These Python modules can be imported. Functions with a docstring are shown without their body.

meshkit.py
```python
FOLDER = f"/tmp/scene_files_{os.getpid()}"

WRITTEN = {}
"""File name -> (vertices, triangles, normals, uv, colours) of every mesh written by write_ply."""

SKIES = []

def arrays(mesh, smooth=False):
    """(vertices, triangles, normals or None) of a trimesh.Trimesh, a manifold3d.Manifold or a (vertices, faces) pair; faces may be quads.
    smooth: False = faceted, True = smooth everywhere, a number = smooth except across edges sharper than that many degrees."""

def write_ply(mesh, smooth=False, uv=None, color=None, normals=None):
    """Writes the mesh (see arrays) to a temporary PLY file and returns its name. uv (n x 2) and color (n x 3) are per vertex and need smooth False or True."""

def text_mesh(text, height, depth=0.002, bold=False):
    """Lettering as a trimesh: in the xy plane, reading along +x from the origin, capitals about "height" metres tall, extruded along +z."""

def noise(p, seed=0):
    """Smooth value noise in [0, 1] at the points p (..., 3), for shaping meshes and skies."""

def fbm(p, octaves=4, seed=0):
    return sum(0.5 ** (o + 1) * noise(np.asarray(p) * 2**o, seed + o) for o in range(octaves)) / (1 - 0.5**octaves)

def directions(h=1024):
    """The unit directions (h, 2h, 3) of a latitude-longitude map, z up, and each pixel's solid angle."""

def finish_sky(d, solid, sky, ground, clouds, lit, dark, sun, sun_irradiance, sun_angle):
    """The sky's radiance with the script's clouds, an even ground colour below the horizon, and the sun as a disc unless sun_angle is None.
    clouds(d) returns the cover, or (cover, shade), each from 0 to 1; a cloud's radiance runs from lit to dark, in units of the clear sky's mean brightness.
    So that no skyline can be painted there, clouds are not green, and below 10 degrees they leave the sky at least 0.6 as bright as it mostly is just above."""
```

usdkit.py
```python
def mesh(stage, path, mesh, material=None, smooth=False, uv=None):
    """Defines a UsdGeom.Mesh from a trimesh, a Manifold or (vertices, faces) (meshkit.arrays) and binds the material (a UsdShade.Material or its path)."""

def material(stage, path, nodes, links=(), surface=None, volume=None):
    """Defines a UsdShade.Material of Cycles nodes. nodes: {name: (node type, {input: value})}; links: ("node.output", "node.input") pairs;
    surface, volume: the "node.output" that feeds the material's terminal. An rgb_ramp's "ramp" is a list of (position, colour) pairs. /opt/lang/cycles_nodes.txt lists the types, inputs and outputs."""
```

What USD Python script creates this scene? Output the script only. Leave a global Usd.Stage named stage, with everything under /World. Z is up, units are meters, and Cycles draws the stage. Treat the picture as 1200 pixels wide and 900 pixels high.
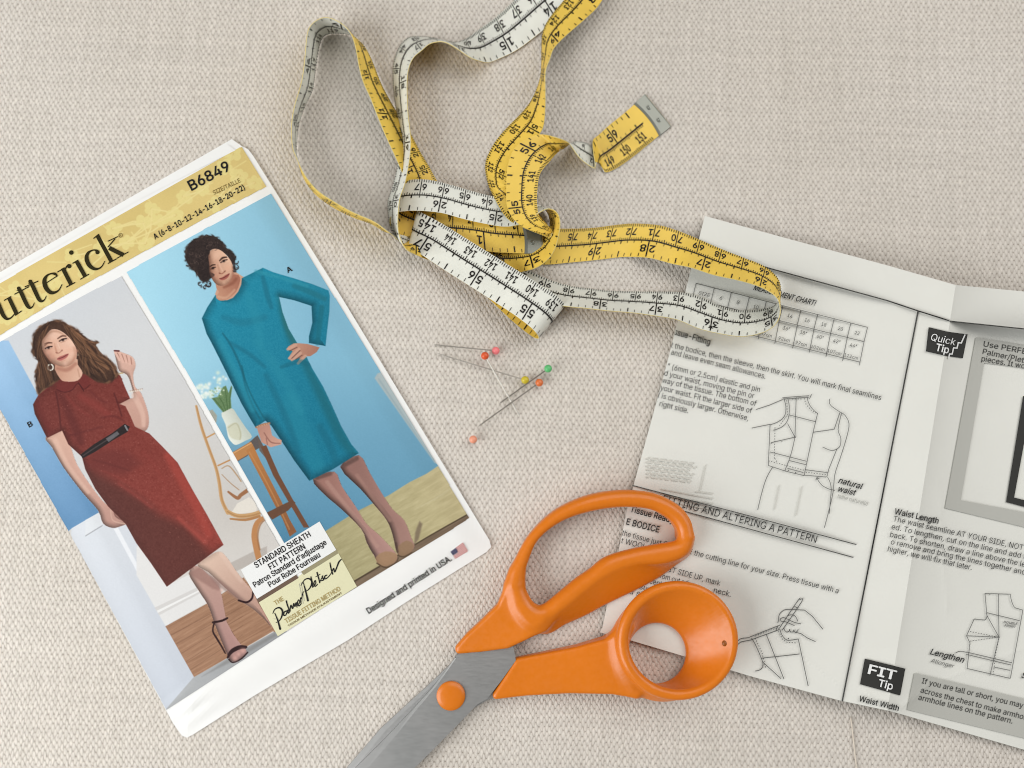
import math, random
import numpy as np, trimesh, shapely
from shapely.geometry import Polygon, LineString, Point
from shapely.ops import unary_union
from scipy.interpolate import PchipInterpolator
import meshkit, usdkit
from pxr import Usd, UsdGeom, UsdLux, UsdShade, Gf, Sdf, Vt

stage = Usd.Stage.CreateInMemory()
UsdGeom.SetStageUpAxis(stage, UsdGeom.Tokens.z)
UsdGeom.SetStageMetersPerUnit(stage, 1.0)
UsdGeom.Xform.Define(stage, '/World')
UsdGeom.Scope.Define(stage, '/World/Looks')

# ------------------------------------------------------------------ camera, lamps, exposure
PITCH, YAW, CAM_H, FPX = math.radians(5.9), math.radians(-0.6), 0.357, 970.0
EXPOSURE = 0.1
WINDOWS_AND_FILL = [('window_light', (-0.68, -0.30, 0.46), (0.7, 0.7), 5.1, (0.985, 1.0, 1.0)),
           ('far_window_light', (0.80, 0.22, 0.60), (0.7, 0.7), 1.7, (0.98, 1.0, 1.02)),
           ('ceiling_light', (0.5, 0.95, 1.35), (1.8, 1.3), 2.0, (1.0, 0.965, 0.92))]  # unseen fill lamp, added for warm bounce from above
ROOM = 0.15

def cam_axes():
    cp, sp, cq, sq = math.cos(PITCH), math.sin(PITCH), math.cos(YAW), math.sin(YAW)
    rx = np.array([[1, 0, 0], [0, cp, -sp], [0, sp, cp]]); ry = np.array([[cq, 0, sq], [0, 1, 0], [-sq, 0, cq]])
    return rx @ ry
CAM_R = cam_axes()
cam = UsdGeom.Camera.Define(stage, '/World/camera')
cam.CreateHorizontalApertureAttr(36.0); cam.CreateVerticalApertureAttr(27.0)
cam.CreateFocalLengthAttr(36.0 * FPX / 1200.0)
cam.CreateClippingRangeAttr(Gf.Vec2f(0.01, 50.0))
cam.CreateExposureAttr(EXPOSURE)
m4 = np.eye(4); m4[:3, :3] = CAM_R.T; m4[3, :3] = (0, 0, CAM_H)
cam.AddTransformOp().Set(Gf.Matrix4d(*m4.ravel().tolist()))

def aim(prim, pos, target=(0, 0, 0)):
    z = np.array(pos, float) - np.array(target, float); z /= np.linalg.norm(z)
    x = np.cross([0, 1, 0.01], z); x /= np.linalg.norm(x); y = np.cross(z, x)
    m = np.eye(4); m[0, :3], m[1, :3], m[2, :3], m[3, :3] = x, y, z, pos
    prim.AddTransformOp().Set(Gf.Matrix4d(*m.ravel().tolist()))

def rect_lamp(name, pos, size, power, color, target=(0, 0, 0)):
    l = UsdLux.RectLight.Define(stage, '/World/' + name)
    l.CreateWidthAttr(size[0]); l.CreateHeightAttr(size[1]); l.CreateIntensityAttr(power)
    l.CreateColorAttr(Gf.Vec3f(*color)); aim(l, pos, target)
for w_ in WINDOWS_AND_FILL: rect_lamp(*w_)
dome = UsdLux.DomeLight.Define(stage, '/World/room_light')
dome.CreateIntensityAttr(1.0)
dm = usdkit.material(stage, '/World/Looks/room_light', {'b': ('background_shader', {'color': (1.0, 0.96, 0.91), 'strength': ROOM})}, [], surface='b.background')
UsdShade.MaterialBindingAPI.Apply(dome.GetPrim()).Bind(dm)

# ------------------------------------------------------------------ helpers
def at(px, z):
    """Point on the level z (metres) that the photograph shows at px (pixels of the 1200 x 900 photograph)."""
    px = np.atleast_2d(np.asarray(px, float)); z = np.broadcast_to(np.asarray(z, float), (len(px),))
    d = np.c_[(px[:, 0] - 600) / FPX, -(px[:, 1] - 450) / FPX, -np.ones(len(px))] @ CAM_R.T
    t = (z - CAM_H) / d[:, 2]
    return np.c_[d[:, :2] * t[:, None], z]

def srgb(*c):
    c = np.asarray(c, float) / 255.0
    return np.where(c <= 0.04045, c / 12.92, ((c + 0.055) / 1.055) ** 2.4)

def crop(ox, oy, s):
    return lambda pts: [(ox + p[0] / s, oy + p[1] / s, *[w / s for w in p[2:3]]) for p in pts]

NAMES = {}
def path_of(name, parent):
    base = (parent.GetPath().pathString if parent else '/World') + '/'
    k = base + name; n = NAMES.get(k, 0); NAMES[k] = n + 1
    return k if n == 0 else f'{k}_{n:03d}'

def tag(prim, label=None, cat=None, group=None, kind=None):
    for k, v in (('label', label), ('category', cat), ('group', group), ('kind', kind)):
        if v: prim.SetCustomDataByKey(k, v)
    return prim

def thing(name, label, cat, loc=(0, 0, 0), group=None):
    x = UsdGeom.Xform.Define(stage, path_of(name, None))
    x.AddTranslateOp().Set(Gf.Vec3d(*map(float, loc)))
    tag(x.GetPrim(), label, cat, group); x.GetPrim().SetCustomDataByKey('label', label)
    ORIGIN[x.GetPath().pathString] = np.array(loc, float)
    return x.GetPrim()
ORIGIN = {}

class MB:
    def __init__(self): self.v, self.f, self.n = [], [], 0
    def add(self, v, f):
        v, f = np.asarray(v, float), np.asarray(f, int)
        if len(f) and f.shape[1] == 4: f = np.vstack([f[:, [0, 1, 2]], f[:, [0, 2, 3]]])
        self.v.append(v); self.f.append(f + self.n); self.n += len(v)
        return self
    def arrays(self): return np.vstack(self.v), np.vstack(self.f)
    def build(self, name, mat, parent=None, smooth=False, label=None, colors=None):
        v, f = self.arrays()
        p = path_of(name, parent)
        if parent is not None:
            top = '/'.join(p.split('/')[:3]); v = v - ORIGIN.get(top, 0)
        m = usdkit.mesh(stage, p, (v, f), mat, smooth=smooth)
        if colors is not None:
            UsdGeom.PrimvarsAPI(m).CreatePrimvar('paint', Sdf.ValueTypeNames.Float3Array, 'vertex').Set(Vt.Vec3fArray.FromNumpy(np.asarray(colors, np.float32)))
        if label: m.GetPrim().SetCustomDataByKey('label', label)
        return m.GetPrim()

def tri(poly):
    vs, fs, n = [], [], 0
    for g in getattr(poly, 'geoms', [poly]):
        if g.geom_type != 'Polygon' or g.area < 1e-9: continue
        v, f = trimesh.creation.triangulate_polygon(g, engine='earcut')
        vs.append(v); fs.append(f + n); n += len(v)
    if not vs: return np.zeros((0, 2)), np.zeros((0, 3), int)
    return np.vstack(vs), np.vstack(fs)

def cells(poly, step):
    x0, y0, x1, y1 = poly.bounds
    X, Y = np.meshgrid(np.arange(math.floor(x0 / step), math.ceil(x1 / step)) * step, np.arange(math.floor(y0 / step), math.ceil(y1 / step)) * step)
    b = shapely.box(X.ravel(), Y.ravel(), X.ravel() + step, Y.ravel() + step)
    q = shapely.intersection(b, poly)
    vs, fs, n = [], [], 0
    for g in q[~shapely.is_empty(q)]:
        v, f = tri(g)
        if len(f): vs.append(v); fs.append(f + n); n += len(v)
    return np.vstack(vs), np.vstack(fs)

TXT = {}
def flat_text(s, bold=False):
    """Lettering as flat triangles, capitals 1 unit tall."""
    if (s, bold) not in TXT:
        m = meshkit.text_mesh(s, 1.0, 0.1, bold)
        keep = (m.face_normals[:, 2] > 0.9)
        f = m.faces[keep]; u, inv = np.unique(f.ravel(), return_inverse=True)
        TXT[s, bold] = m.vertices[u][:, :2].copy(), inv.reshape(-1, 3)
    return TXT[s, bold]

def stroke(pts, widths=None, w=1.0):
    """Pen stroke through the points with a width at each."""
    pts = np.asarray([p[:2] for p in pts], float)
    if widths is None: return LineString(pts).buffer(w / 2, quad_segs=3)
    parts = []
    for a, b, wa, wb in zip(pts[:-1], pts[1:], widths[:-1], widths[1:]):
        parts.append(unary_union([Point(a).buffer(wa / 2, quad_segs=5), Point(b).buffer(wb / 2, quad_segs=5)]).convex_hull)
    return unary_union(parts)

def spline(pts, n=6, closed=False):
    """Catmull-Rom through the points (any dimension)."""
    p = np.asarray(pts, float); k = len(p)
    idx = range(k) if closed else range(k - 1)
    out = []
    g = (lambda i: p[i % k]) if closed else (lambda i: p[min(max(i, 0), k - 1)])
    for i in idx:
        a, b, c, d = g(i - 1), g(i), g(i + 1), g(i + 2)
        for t in np.arange(n) / n:
            out.append(0.5 * ((2 * b) + (c - a) * t + (2 * a - 5 * b + 4 * c - d) * t ** 2 + (3 * b - a - 3 * c + d) * t ** 3))
    if not closed: out.append(p[-1])
    return np.array(out)

def pen(pts, n=6):
    """Smooth pen stroke from (x, y, width) points."""
    q = spline(pts, n); return stroke(q, np.maximum(q[:, 2], 0.15))

class Sheet:
    """A printed surface: everything on it is given where the photograph shows it and laid on its own relief."""
    def __init__(self, zf): self.zf = zf
    def put(self, mb, v2, f, eps=0.0):
        v2 = np.asarray(v2, float)[:, :2]
        mb.add(at(v2, self.zf(v2) + eps), f)
    def poly(self, mb, poly, eps, step=None):
        v, f = cells(poly, step) if step else tri(poly)
        if len(f): self.put(mb, v, f, eps)
    def line(self, mb, pts, w, eps, step=9.0, dash=None):
        l = LineString([p[:2] for p in pts])
        n = max(2, int(l.length / step) + 1)
        if dash:
            for a in np.arange(0, l.length, dash * 2):
                seg = shapely.ops.substring(l, a, min(a + dash, l.length)); self.poly(mb, seg.buffer(w / 2, cap_style='flat'), eps)
            return
        l = shapely.segmentize(l, step)
        self.poly(mb, l.buffer(w / 2, cap_style='flat', join_style='mitre'), eps)
    def text(self, mb, s, p0, p1, cap, eps, bold=False, slant=0.0, clip=None):
        v, f = flat_text(s, bold)
        p0, p1 = np.array(p0, float), np.array(p1, float)
        L = np.linalg.norm(p1 - p0); d = (p1 - p0) / L; up = np.array([d[1], -d[0]])
        x0, x1 = v[:, 0].min(), v[:, 0].max()
        x = (v[:, 0] - x0) / (x1 - x0) * L + slant * v[:, 1] * cap
        q = p0 + x[:, None] * d + (v[:, 1] * cap)[:, None] * up
        if clip is not None:
            ok = shapely.contains_xy(clip, q[:, 0], q[:, 1]); f = f[ok[f].all(1)]
        self.put(mb, q, f, eps)

# ------------------------------------------------------------------ looks
def mat(name, nodes, links, surface='p.BSDF'):
    return usdkit.material(stage, '/World/Looks/' + name, nodes, links, surface=surface)
def plain(name, color, rough=0.5, spec=0.5, metal=0.0):
    return mat(name, {'p': ('principled_bsdf', {'base_color': tuple(color), 'roughness': rough, 'specular_ior_level': spec, 'metallic': metal})}, [])
GAIN = 0.86
def ink(name, r, g, b, rough=0.6, spec=0.1):
    return plain(name, srgb(r, g, b) * GAIN, rough, spec)
def paper(name, r, g, b, rough, spec, bump=0.00004, scale=900):
    c = srgb(r, g, b) * GAIN
    return mat(name, {'g': ('geometry', {}), 'n': ('noise_texture', {'scale': scale, 'detail': 4.0}), 'n2': ('noise_texture', {'scale': 60.0, 'detail': 3.0}),
        'r': ('rgb_ramp', {'ramp': [(0.3, tuple(c * 0.985)), (0.7, tuple(np.minimum(c * 1.01, 0.9)))]}),
        'bp': ('bump', {'strength': 0.5, 'distance': bump}),
        'p': ('principled_bsdf', {'roughness': rough, 'specular_ior_level': spec})},
        [('g.position', 'n.vector'), ('g.position', 'n2.vector'), ('n2.fac', 'r.fac'), ('r.color', 'p.base_color'), ('n.fac', 'bp.height'), ('bp.normal', 'p.normal')])
M = {}
M['envelope'] = paper('envelope_paper', 246, 246, 244, 0.5, 0.15)
M['newsprint'] = paper('newsprint', 234, 234, 227, 0.8, 0.15, 0.00008, 1400)
M['newsprint_back'] = paper('newsprint_back', 222, 221, 212, 0.85, 0.1)
M['painted'] = mat('printed_picture', {'a': ('attribute', {'attribute': 'paint'}), 'p': ('principled_bsdf', {'roughness': 0.5, 'specular_ior_level': 0.12})}, [('a.color', 'p.base_color')])
M['black'] = ink('black_ink', 38, 38, 38)
M['grey_text'] = ink('newsprint_ink', 70, 70, 68)
M['dark_grey'] = ink('dark_newsprint_ink', 66, 66, 64)
M['line_ink'] = ink('drawing_ink', 98, 98, 96)
M['ghost'] = ink('show_through', 215, 214, 206)
M['pale_grey'] = ink('pale_grey_ink', 168, 168, 162)
M['frame_grey'] = ink('grey_tint', 192, 192, 185)
M['rule_ink'] = ink('rule_ink', 84, 84, 82)
M['tip_black'] = ink('tip_box_ink', 60, 60, 58)
M['olive_ink'] = ink('dark_olive_ink', 47, 42, 20)
M['gold_ink'] = ink('gold_ink', 178, 158, 104)
M['brown_ink'] = ink('brown_ink', 116, 96, 50)
M['label_white'] = ink('label_white', 240, 241, 240)
M['label_cream'] = ink('label_cream', 228, 225, 188)
M['flag_red'] = ink('flag_red', 196, 88, 84)
M['flag_blue'] = ink('flag_blue', 62, 64, 98)
M['flag_white'] = ink('flag_white', 236, 228, 226)

def cloth_look():
    """Coarse plain weave: warp floats standing like staggered beads between gaps whose shade is put into the colour, yarns uneven."""
    n = {'g': ('geometry', {}), 'rot': ('mapping', {'rotation': (0.0, 0.0, 0.03)}),
        'wob': ('noise_texture', {'scale': 22.0, 'detail': 2.0}), 'wob2': ('noise_texture', {'scale': 330.0, 'detail': 2.0}),
        'w0': ('vector_math', {'math_type': 'subtract', 'vector2': (0.5, 0.5, 0.5)}), 'w1': ('vector_math', {'math_type': 'scale', 'scale': 0.0040}),
        'w2': ('vector_math', {'math_type': 'subtract', 'vector2': (0.5, 0.5, 0.5)}), 'w3': ('vector_math', {'math_type': 'scale', 'scale': 0.0013}),
        'add1': ('vector_math', {'math_type': 'add'}), 'add2': ('vector_math', {'math_type': 'add'}), 's': ('separate_xyz', {}),
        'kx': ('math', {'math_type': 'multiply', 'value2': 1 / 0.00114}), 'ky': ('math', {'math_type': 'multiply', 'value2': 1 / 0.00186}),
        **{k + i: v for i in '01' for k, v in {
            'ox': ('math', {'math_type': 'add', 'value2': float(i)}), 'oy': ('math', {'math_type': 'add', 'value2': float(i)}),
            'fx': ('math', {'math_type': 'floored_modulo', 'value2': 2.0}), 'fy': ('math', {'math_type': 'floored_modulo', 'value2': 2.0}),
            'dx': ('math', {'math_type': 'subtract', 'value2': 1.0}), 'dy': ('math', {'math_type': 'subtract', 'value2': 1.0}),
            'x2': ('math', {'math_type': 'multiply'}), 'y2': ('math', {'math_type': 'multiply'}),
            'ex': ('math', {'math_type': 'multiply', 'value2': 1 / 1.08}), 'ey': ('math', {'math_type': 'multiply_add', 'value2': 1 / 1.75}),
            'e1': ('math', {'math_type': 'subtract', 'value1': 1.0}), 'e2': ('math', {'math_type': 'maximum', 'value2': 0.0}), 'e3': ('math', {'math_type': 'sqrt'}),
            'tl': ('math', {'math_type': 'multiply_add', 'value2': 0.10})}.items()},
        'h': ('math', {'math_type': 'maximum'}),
        'fib': ('noise_texture', {'scale': 2200.0, 'detail': 2.0}), 'fm': ('mapping', {'scale': (1.0, 0.4, 1.0)}),
        'hh': ('math', {'math_type': 'multiply_add', 'value2': 0.30}), 'hy': ('math', {'math_type': 'multiply_add', 'value2': 0.5}),
        'yarn': ('noise_texture', {'scale': 430.0, 'detail': 2.0, 'roughness': 0.7}), 'big': ('noise_texture', {'scale': 9.0, 'detail': 3.0}),
        'wm': ('mapping', {'scale': (1.0, 0.03, 1.0)}), 'warp': ('noise_texture', {'scale': 450.0, 'detail': 1.0}), 'fmap': ('mapping', {'scale': (0.03, 1.0, 1.0)}), 'weft': ('noise_texture', {'scale': 300.0, 'detail': 1.0}),
        'ramp': ('rgb_ramp', {'ramp': [(0.36, tuple(srgb(122, 110, 98))), (0.58, tuple(srgb(161, 151, 140))), (0.76, tuple(srgb(199, 192, 183))), (1.0, tuple(srgb(214, 208, 200)))]}),  # by weave height: grooves coloured darker to stand for shade between yarns
        'yr': ('rgb_ramp', {'ramp': [(0.28, (0.90, 0.89, 0.88)), (0.5, (1.0, 1.0, 1.0)), (0.74, (1.10, 1.10, 1.09))]}),
        'br': ('rgb_ramp', {'ramp': [(0.3, (0.97, 0.96, 0.95)), (0.7, (1.02, 1.02, 1.03))]}),
        'wr': ('rgb_ramp', {'ramp': [(0.3, (0.965, 0.965, 0.96)), (0.7, (1.03, 1.03, 1.03))]}), 'fr': ('rgb_ramp', {'ramp': [(0.3, (0.97, 0.97, 0.97)), (0.7, (1.03, 1.03, 1.03))]}),
        'm1': ('mix', {'mix_type': 'multiply', 'fac': 1.0}), 'm2': ('mix', {'mix_type': 'multiply', 'fac': 1.0}), 'm3': ('mix', {'mix_type': 'multiply', 'fac': 1.0}), 'm4': ('mix', {'mix_type': 'multiply', 'fac': 1.0}),
        'bp': ('bump', {'strength': 1.0, 'distance': 0.00075}), 'p': ('principled_bsdf', {'roughness': 0.95, 'specular_ior_level': 0.08})}
    l = [('g.position', 'rot.vector'), ('rot.vector', 'wob.vector'), ('rot.vector', 'wob2.vector'), ('wob.color', 'w0.vector1'), ('w0.vector', 'w1.vector1'),
        ('wob2.color', 'w2.vector1'), ('w2.vector', 'w3.vector1'), ('rot.vector', 'add1.vector1'), ('w1.vector', 'add1.vector2'), ('add1.vector', 'add2.vector1'), ('w3.vector', 'add2.vector2'),
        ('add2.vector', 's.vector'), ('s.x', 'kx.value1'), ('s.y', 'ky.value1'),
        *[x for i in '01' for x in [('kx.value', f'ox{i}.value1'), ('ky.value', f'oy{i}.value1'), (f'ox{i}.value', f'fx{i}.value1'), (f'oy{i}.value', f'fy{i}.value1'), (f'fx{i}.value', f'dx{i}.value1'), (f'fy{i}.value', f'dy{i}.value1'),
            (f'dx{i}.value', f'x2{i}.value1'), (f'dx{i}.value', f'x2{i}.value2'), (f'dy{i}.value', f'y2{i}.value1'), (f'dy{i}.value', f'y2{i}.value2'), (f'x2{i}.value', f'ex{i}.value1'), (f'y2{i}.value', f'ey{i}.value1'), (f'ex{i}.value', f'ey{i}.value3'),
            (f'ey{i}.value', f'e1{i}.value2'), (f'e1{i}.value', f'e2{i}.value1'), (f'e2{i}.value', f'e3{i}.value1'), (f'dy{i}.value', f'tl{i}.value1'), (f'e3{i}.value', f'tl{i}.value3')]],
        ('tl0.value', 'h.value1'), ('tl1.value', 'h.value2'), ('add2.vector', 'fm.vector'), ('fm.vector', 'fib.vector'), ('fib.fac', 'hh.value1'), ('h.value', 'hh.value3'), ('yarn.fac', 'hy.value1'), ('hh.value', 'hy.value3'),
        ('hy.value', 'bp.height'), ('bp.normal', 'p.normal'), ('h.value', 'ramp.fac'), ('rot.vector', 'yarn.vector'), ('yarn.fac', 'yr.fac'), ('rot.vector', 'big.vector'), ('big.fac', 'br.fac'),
        ('add1.vector', 'wm.vector'), ('wm.vector', 'warp.vector'), ('add1.vector', 'fmap.vector'), ('fmap.vector', 'weft.vector'), ('warp.fac', 'wr.fac'), ('weft.fac', 'fr.fac'),
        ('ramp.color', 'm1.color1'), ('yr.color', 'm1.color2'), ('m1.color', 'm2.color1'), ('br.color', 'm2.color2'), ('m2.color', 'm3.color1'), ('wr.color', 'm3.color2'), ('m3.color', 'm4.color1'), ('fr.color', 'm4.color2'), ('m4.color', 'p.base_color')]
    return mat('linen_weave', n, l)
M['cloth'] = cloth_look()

# ------------------------------------------------------------------ the cloth everything lies on
mb = MB()
g = np.linspace(-0.9, 0.9, 61)
X, Y = np.meshgrid(g, g * 0.8); i = np.arange(60)
q = (i[:, None] * 61 + i[None, :]).ravel()
mb.add(np.c_[X.ravel(), Y.ravel(), np.zeros(X.size)], np.c_[q, q + 1, q + 62, q + 61])
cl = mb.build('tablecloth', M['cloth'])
tag(cl, 'beige coarse woven linen cloth spread under everything', 'tablecloth', kind='structure')

# ------------------------------------------------------------------ the pattern envelope
ENV_OUT = [(-67, 356), (0, 319), (120, 250), (271.7, 163), (283, 171), (291, 175), (297, 183), (400, 348), (573.5, 633), (575.5, 641), (570, 647),
           (480, 703), (408, 750), (300, 814), (226, 861), (219, 864.5), (213, 862), (203, 848), (83, 627), (0, 479)]
env_poly = Polygon(ENV_OUT)
env_ring = shapely.segmentize(env_poly, 8).exterior
def env_z(p):
    p = np.asarray(p, float)
    d = shapely.distance(env_ring, shapely.points(p[:, 0], p[:, 1]))
    t = np.clip(d / 34.0, 0, 1); t = t * t * (3 - 2 * t)
    crumple = 0.00035 * np.exp(-(((p[:, 0] - 222) / 26) ** 2 + ((p[:, 1] - 826) / 18) ** 2)) * np.sin(p[:, 0] * 0.22 + p[:, 1] * 0.3)
    return 0.0010 + 0.0011 * t + crumple + 0.0002 * np.sin(p[:, 0] / 70.0) * np.cos(p[:, 1] / 90.0) * t
env = Sheet(env_z)
E0 = thing('pattern_envelope', 'white paper sewing pattern envelope with two dress photographs and a gold title band', 'pattern envelope', at([(254, 505)], 0.0)[0])
def slab(sheet, poly, step, z_bottom):
    mb = MB()
    sheet.poly(mb, poly, 0.0, step)
    ring = np.array(shapely.segmentize(poly, step).exterior.coords)[:-1]
    top = at(ring, sheet.zf(ring)); bot = top.copy(); bot[:, 2] = z_bottom
    k = len(ring); a = np.arange(k); b = (a + 1) % k
    mb.add(np.vstack([top, bot]), np.c_[a, b, b + k, a + k])
    v, f = tri(Polygon(ring)); bz = at(v, sheet.zf(v)); bz[:, 2] = z_bottom
    mb.add(bz, f)
    return mb
slab(env, env_poly, 5.0, 0.0003).build('envelope_body', M['envelope'], E0)
# the flap folded along the top: a second thickness of paper, a little proud
flap = Polygon([(-60, 354.5), (0, 321), (120, 252.5), (266, 168.5), (276, 176), (160, 235.5), (0, 327.5), (-56, 359)])
mb = MB(); env.poly(mb, flap, 0.00025, 5.0)
ring = np.array(shapely.segmentize(flap, 5).exterior.coords)[:-1]; k = len(ring); a = np.arange(k); b = (a + 1) % k
mb.add(np.vstack([at(ring, env_z(ring) + 0.00025), at(ring, env_z(ring) - 0.0001)]), np.c_[a, b, b + k, a + k])
mb.build('flap', M['envelope'], E0, label='white top flap folded over above the title band')

class Picture:
    """A printed picture: a fine mesh whose vertices carry the printed colours."""
    def __init__(self, c00, c10, c11, c01, step=0.62):
        c = [np.array(p, float) for p in (c00, c10, c11, c01)]
        nx = int(max(np.linalg.norm(c[1] - c[0]), np.linalg.norm(c[2] - c[3])) / step) + 1
        ny = int(max(np.linalg.norm(c[3] - c[0]), np.linalg.norm(c[2] - c[1])) / step) + 1
        u, v = np.meshgrid(np.linspace(0, 1, nx), np.linspace(0, 1, ny))
        u, v = u.ravel()[:, None], v.ravel()[:, None]
        self.p = c[0] * (1 - u) * (1 - v) + c[1] * u * (1 - v) + c[2] * u * v + c[3] * (1 - u) * v
        i, j = np.meshgrid(np.arange(nx - 1), np.arange(ny - 1)); q = (j * nx + i).ravel()
        self.f = np.c_[q, q + 1, q + nx + 1, q + nx]
        self.masks, self.keepalive = {}, []; self.c = np.zeros((len(self.p), 3)); self.u, self.v = u[:, 0], v[:, 0]
    def fill(self, fn): self.c[:] = fn(self.p)
    def weight(self, poly, soft):
        x0, y0, x1, y1 = poly.bounds; s = soft * 1.5 + 0.5
        idx = np.nonzero((self.p[:, 0] > x0 - s) & (self.p[:, 0] < x1 + s) & (self.p[:, 1] > y0 - s) & (self.p[:, 1] < y1 + s))[0]
        if not len(idx): return idx, np.zeros(0)
        shapely.prepare(poly)
        P = shapely.points(self.p[idx, 0], self.p[idx, 1])
        ins = shapely.contains(poly, P)
        d = shapely.distance(shapely.segmentize(poly, 6).boundary, P)
        sd = np.where(ins, d, -d)
        w = np.clip(sd / (2 * soft) + 0.5, 0, 1)
        return idx, w * w * (3 - 2 * w)
    def paint(self, shape, col, soft=0.7, a=1.0, smooth=0, noise=0.0, ns=1.5, seed=1, clip=None, vol=None):
        """col: a colour, or a function of the points giving colours (0-255). vol: (width, strength) of the printed figure's own modelling."""
        if not hasattr(shape, 'geom_type'):
            pts = [p[:2] for p in shape]
            if smooth: pts = spline(pts, smooth, closed=True)
            shape = Polygon(pts).buffer(0)
        idx, w = self.weight(shape, soft)
        if not len(idx): return
        if clip is not None:
            w = w * self.mask(clip)[idx]
        keep = w > 0; idx, w = idx[keep], w[keep]; p = self.p[idx]
        c = col(p) if callable(col) else np.broadcast_to(np.array(col, float), (len(idx), 3))
        if noise:
            n = meshkit.fbm(np.c_[p / ns, np.full(len(p), seed * 7.3)], 3, seed) - 0.5
            c = c + (n * noise)[:, None] * np.array([1, .9, .85])
        if vol:
            ring = shape.boundary; P = shapely.points(p[:, 0], p[:, 1]); q = shapely.get_coordinates(shapely.line_interpolate_point(ring, shapely.line_locate_point(ring, P))) if ring.geom_type == 'LineString' else p
            d = q - p; L = np.linalg.norm(d, axis=1) + 1e-6; t = np.clip(1 - L / vol[0], 0, 1) ** 1.5
            lit = (d @ np.array([0.75, -0.66])) / L
            c = c * (1 + vol[1] * t * (0.55 * lit - 0.45))[:, None]
        w = (w * a)[:, None]
        self.c[idx] = self.c[idx] * (1 - w) + c * w
    def mask(self, poly):
        key = id(poly)
        if key not in self.masks:
            m = np.zeros(len(self.p)); i, w = self.weight(poly, 0.6); m[i] = w; self.masks[key] = m; self.keepalive.append(poly)
        return self.masks[key]
    def pen(self, pts, col, soft=0.55, a=1.0, n=5, clip=None): self.paint(pen(pts, n), col, soft, a, clip=clip)
    def blob(self, x, y, r, col, a=1.0, sx=1.0, sy=1.0, rot=0.0):
        """Soft round touch."""
        c, s = math.cos(rot), math.sin(rot)
        d = self.p - (x, y); e = np.c_[(d[:, 0] * c + d[:, 1] * s) / (r * sx), (-d[:, 0] * s + d[:, 1] * c) / (r * sy)]
        r2 = (e ** 2).sum(1); m = r2 < 6
        w = (a * np.exp(-r2[m] * 1.2))[:, None]
        self.c[m] = self.c[m] * (1 - w) + np.array(col, float) * w
    def fuzz(self, pts, cols, r, n, out, a=.8, seed=1, avoid=None):
        """Loose hair along an outline."""
        g = random.Random(seed); q = spline([p[:2] for p in pts], 10, closed=True); k = len(q); mid = q.mean(0)
        for _ in range(n):
            i = g.randrange(k); p = q[i]; d = p - mid; d = d / (np.linalg.norm(d) + 1e-6); t = q[(i + 3) % k] - q[i - 3]; t = t / (np.linalg.norm(t) + 1e-6)
            o = g.uniform(-1.2, out); w = g.uniform(.5, 1.0) * r
            if avoid is not None and avoid.distance(Point(p[0] + d[0] * o, p[1] + d[1] * o)) < 2.2 * w: continue
            self.blob(p[0] + d[0] * o, p[1] + d[1] * o, w, g.choice(cols), a, 1.8, .7, math.atan2(t[1], t[0]) + g.uniform(-.6, .6))
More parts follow.
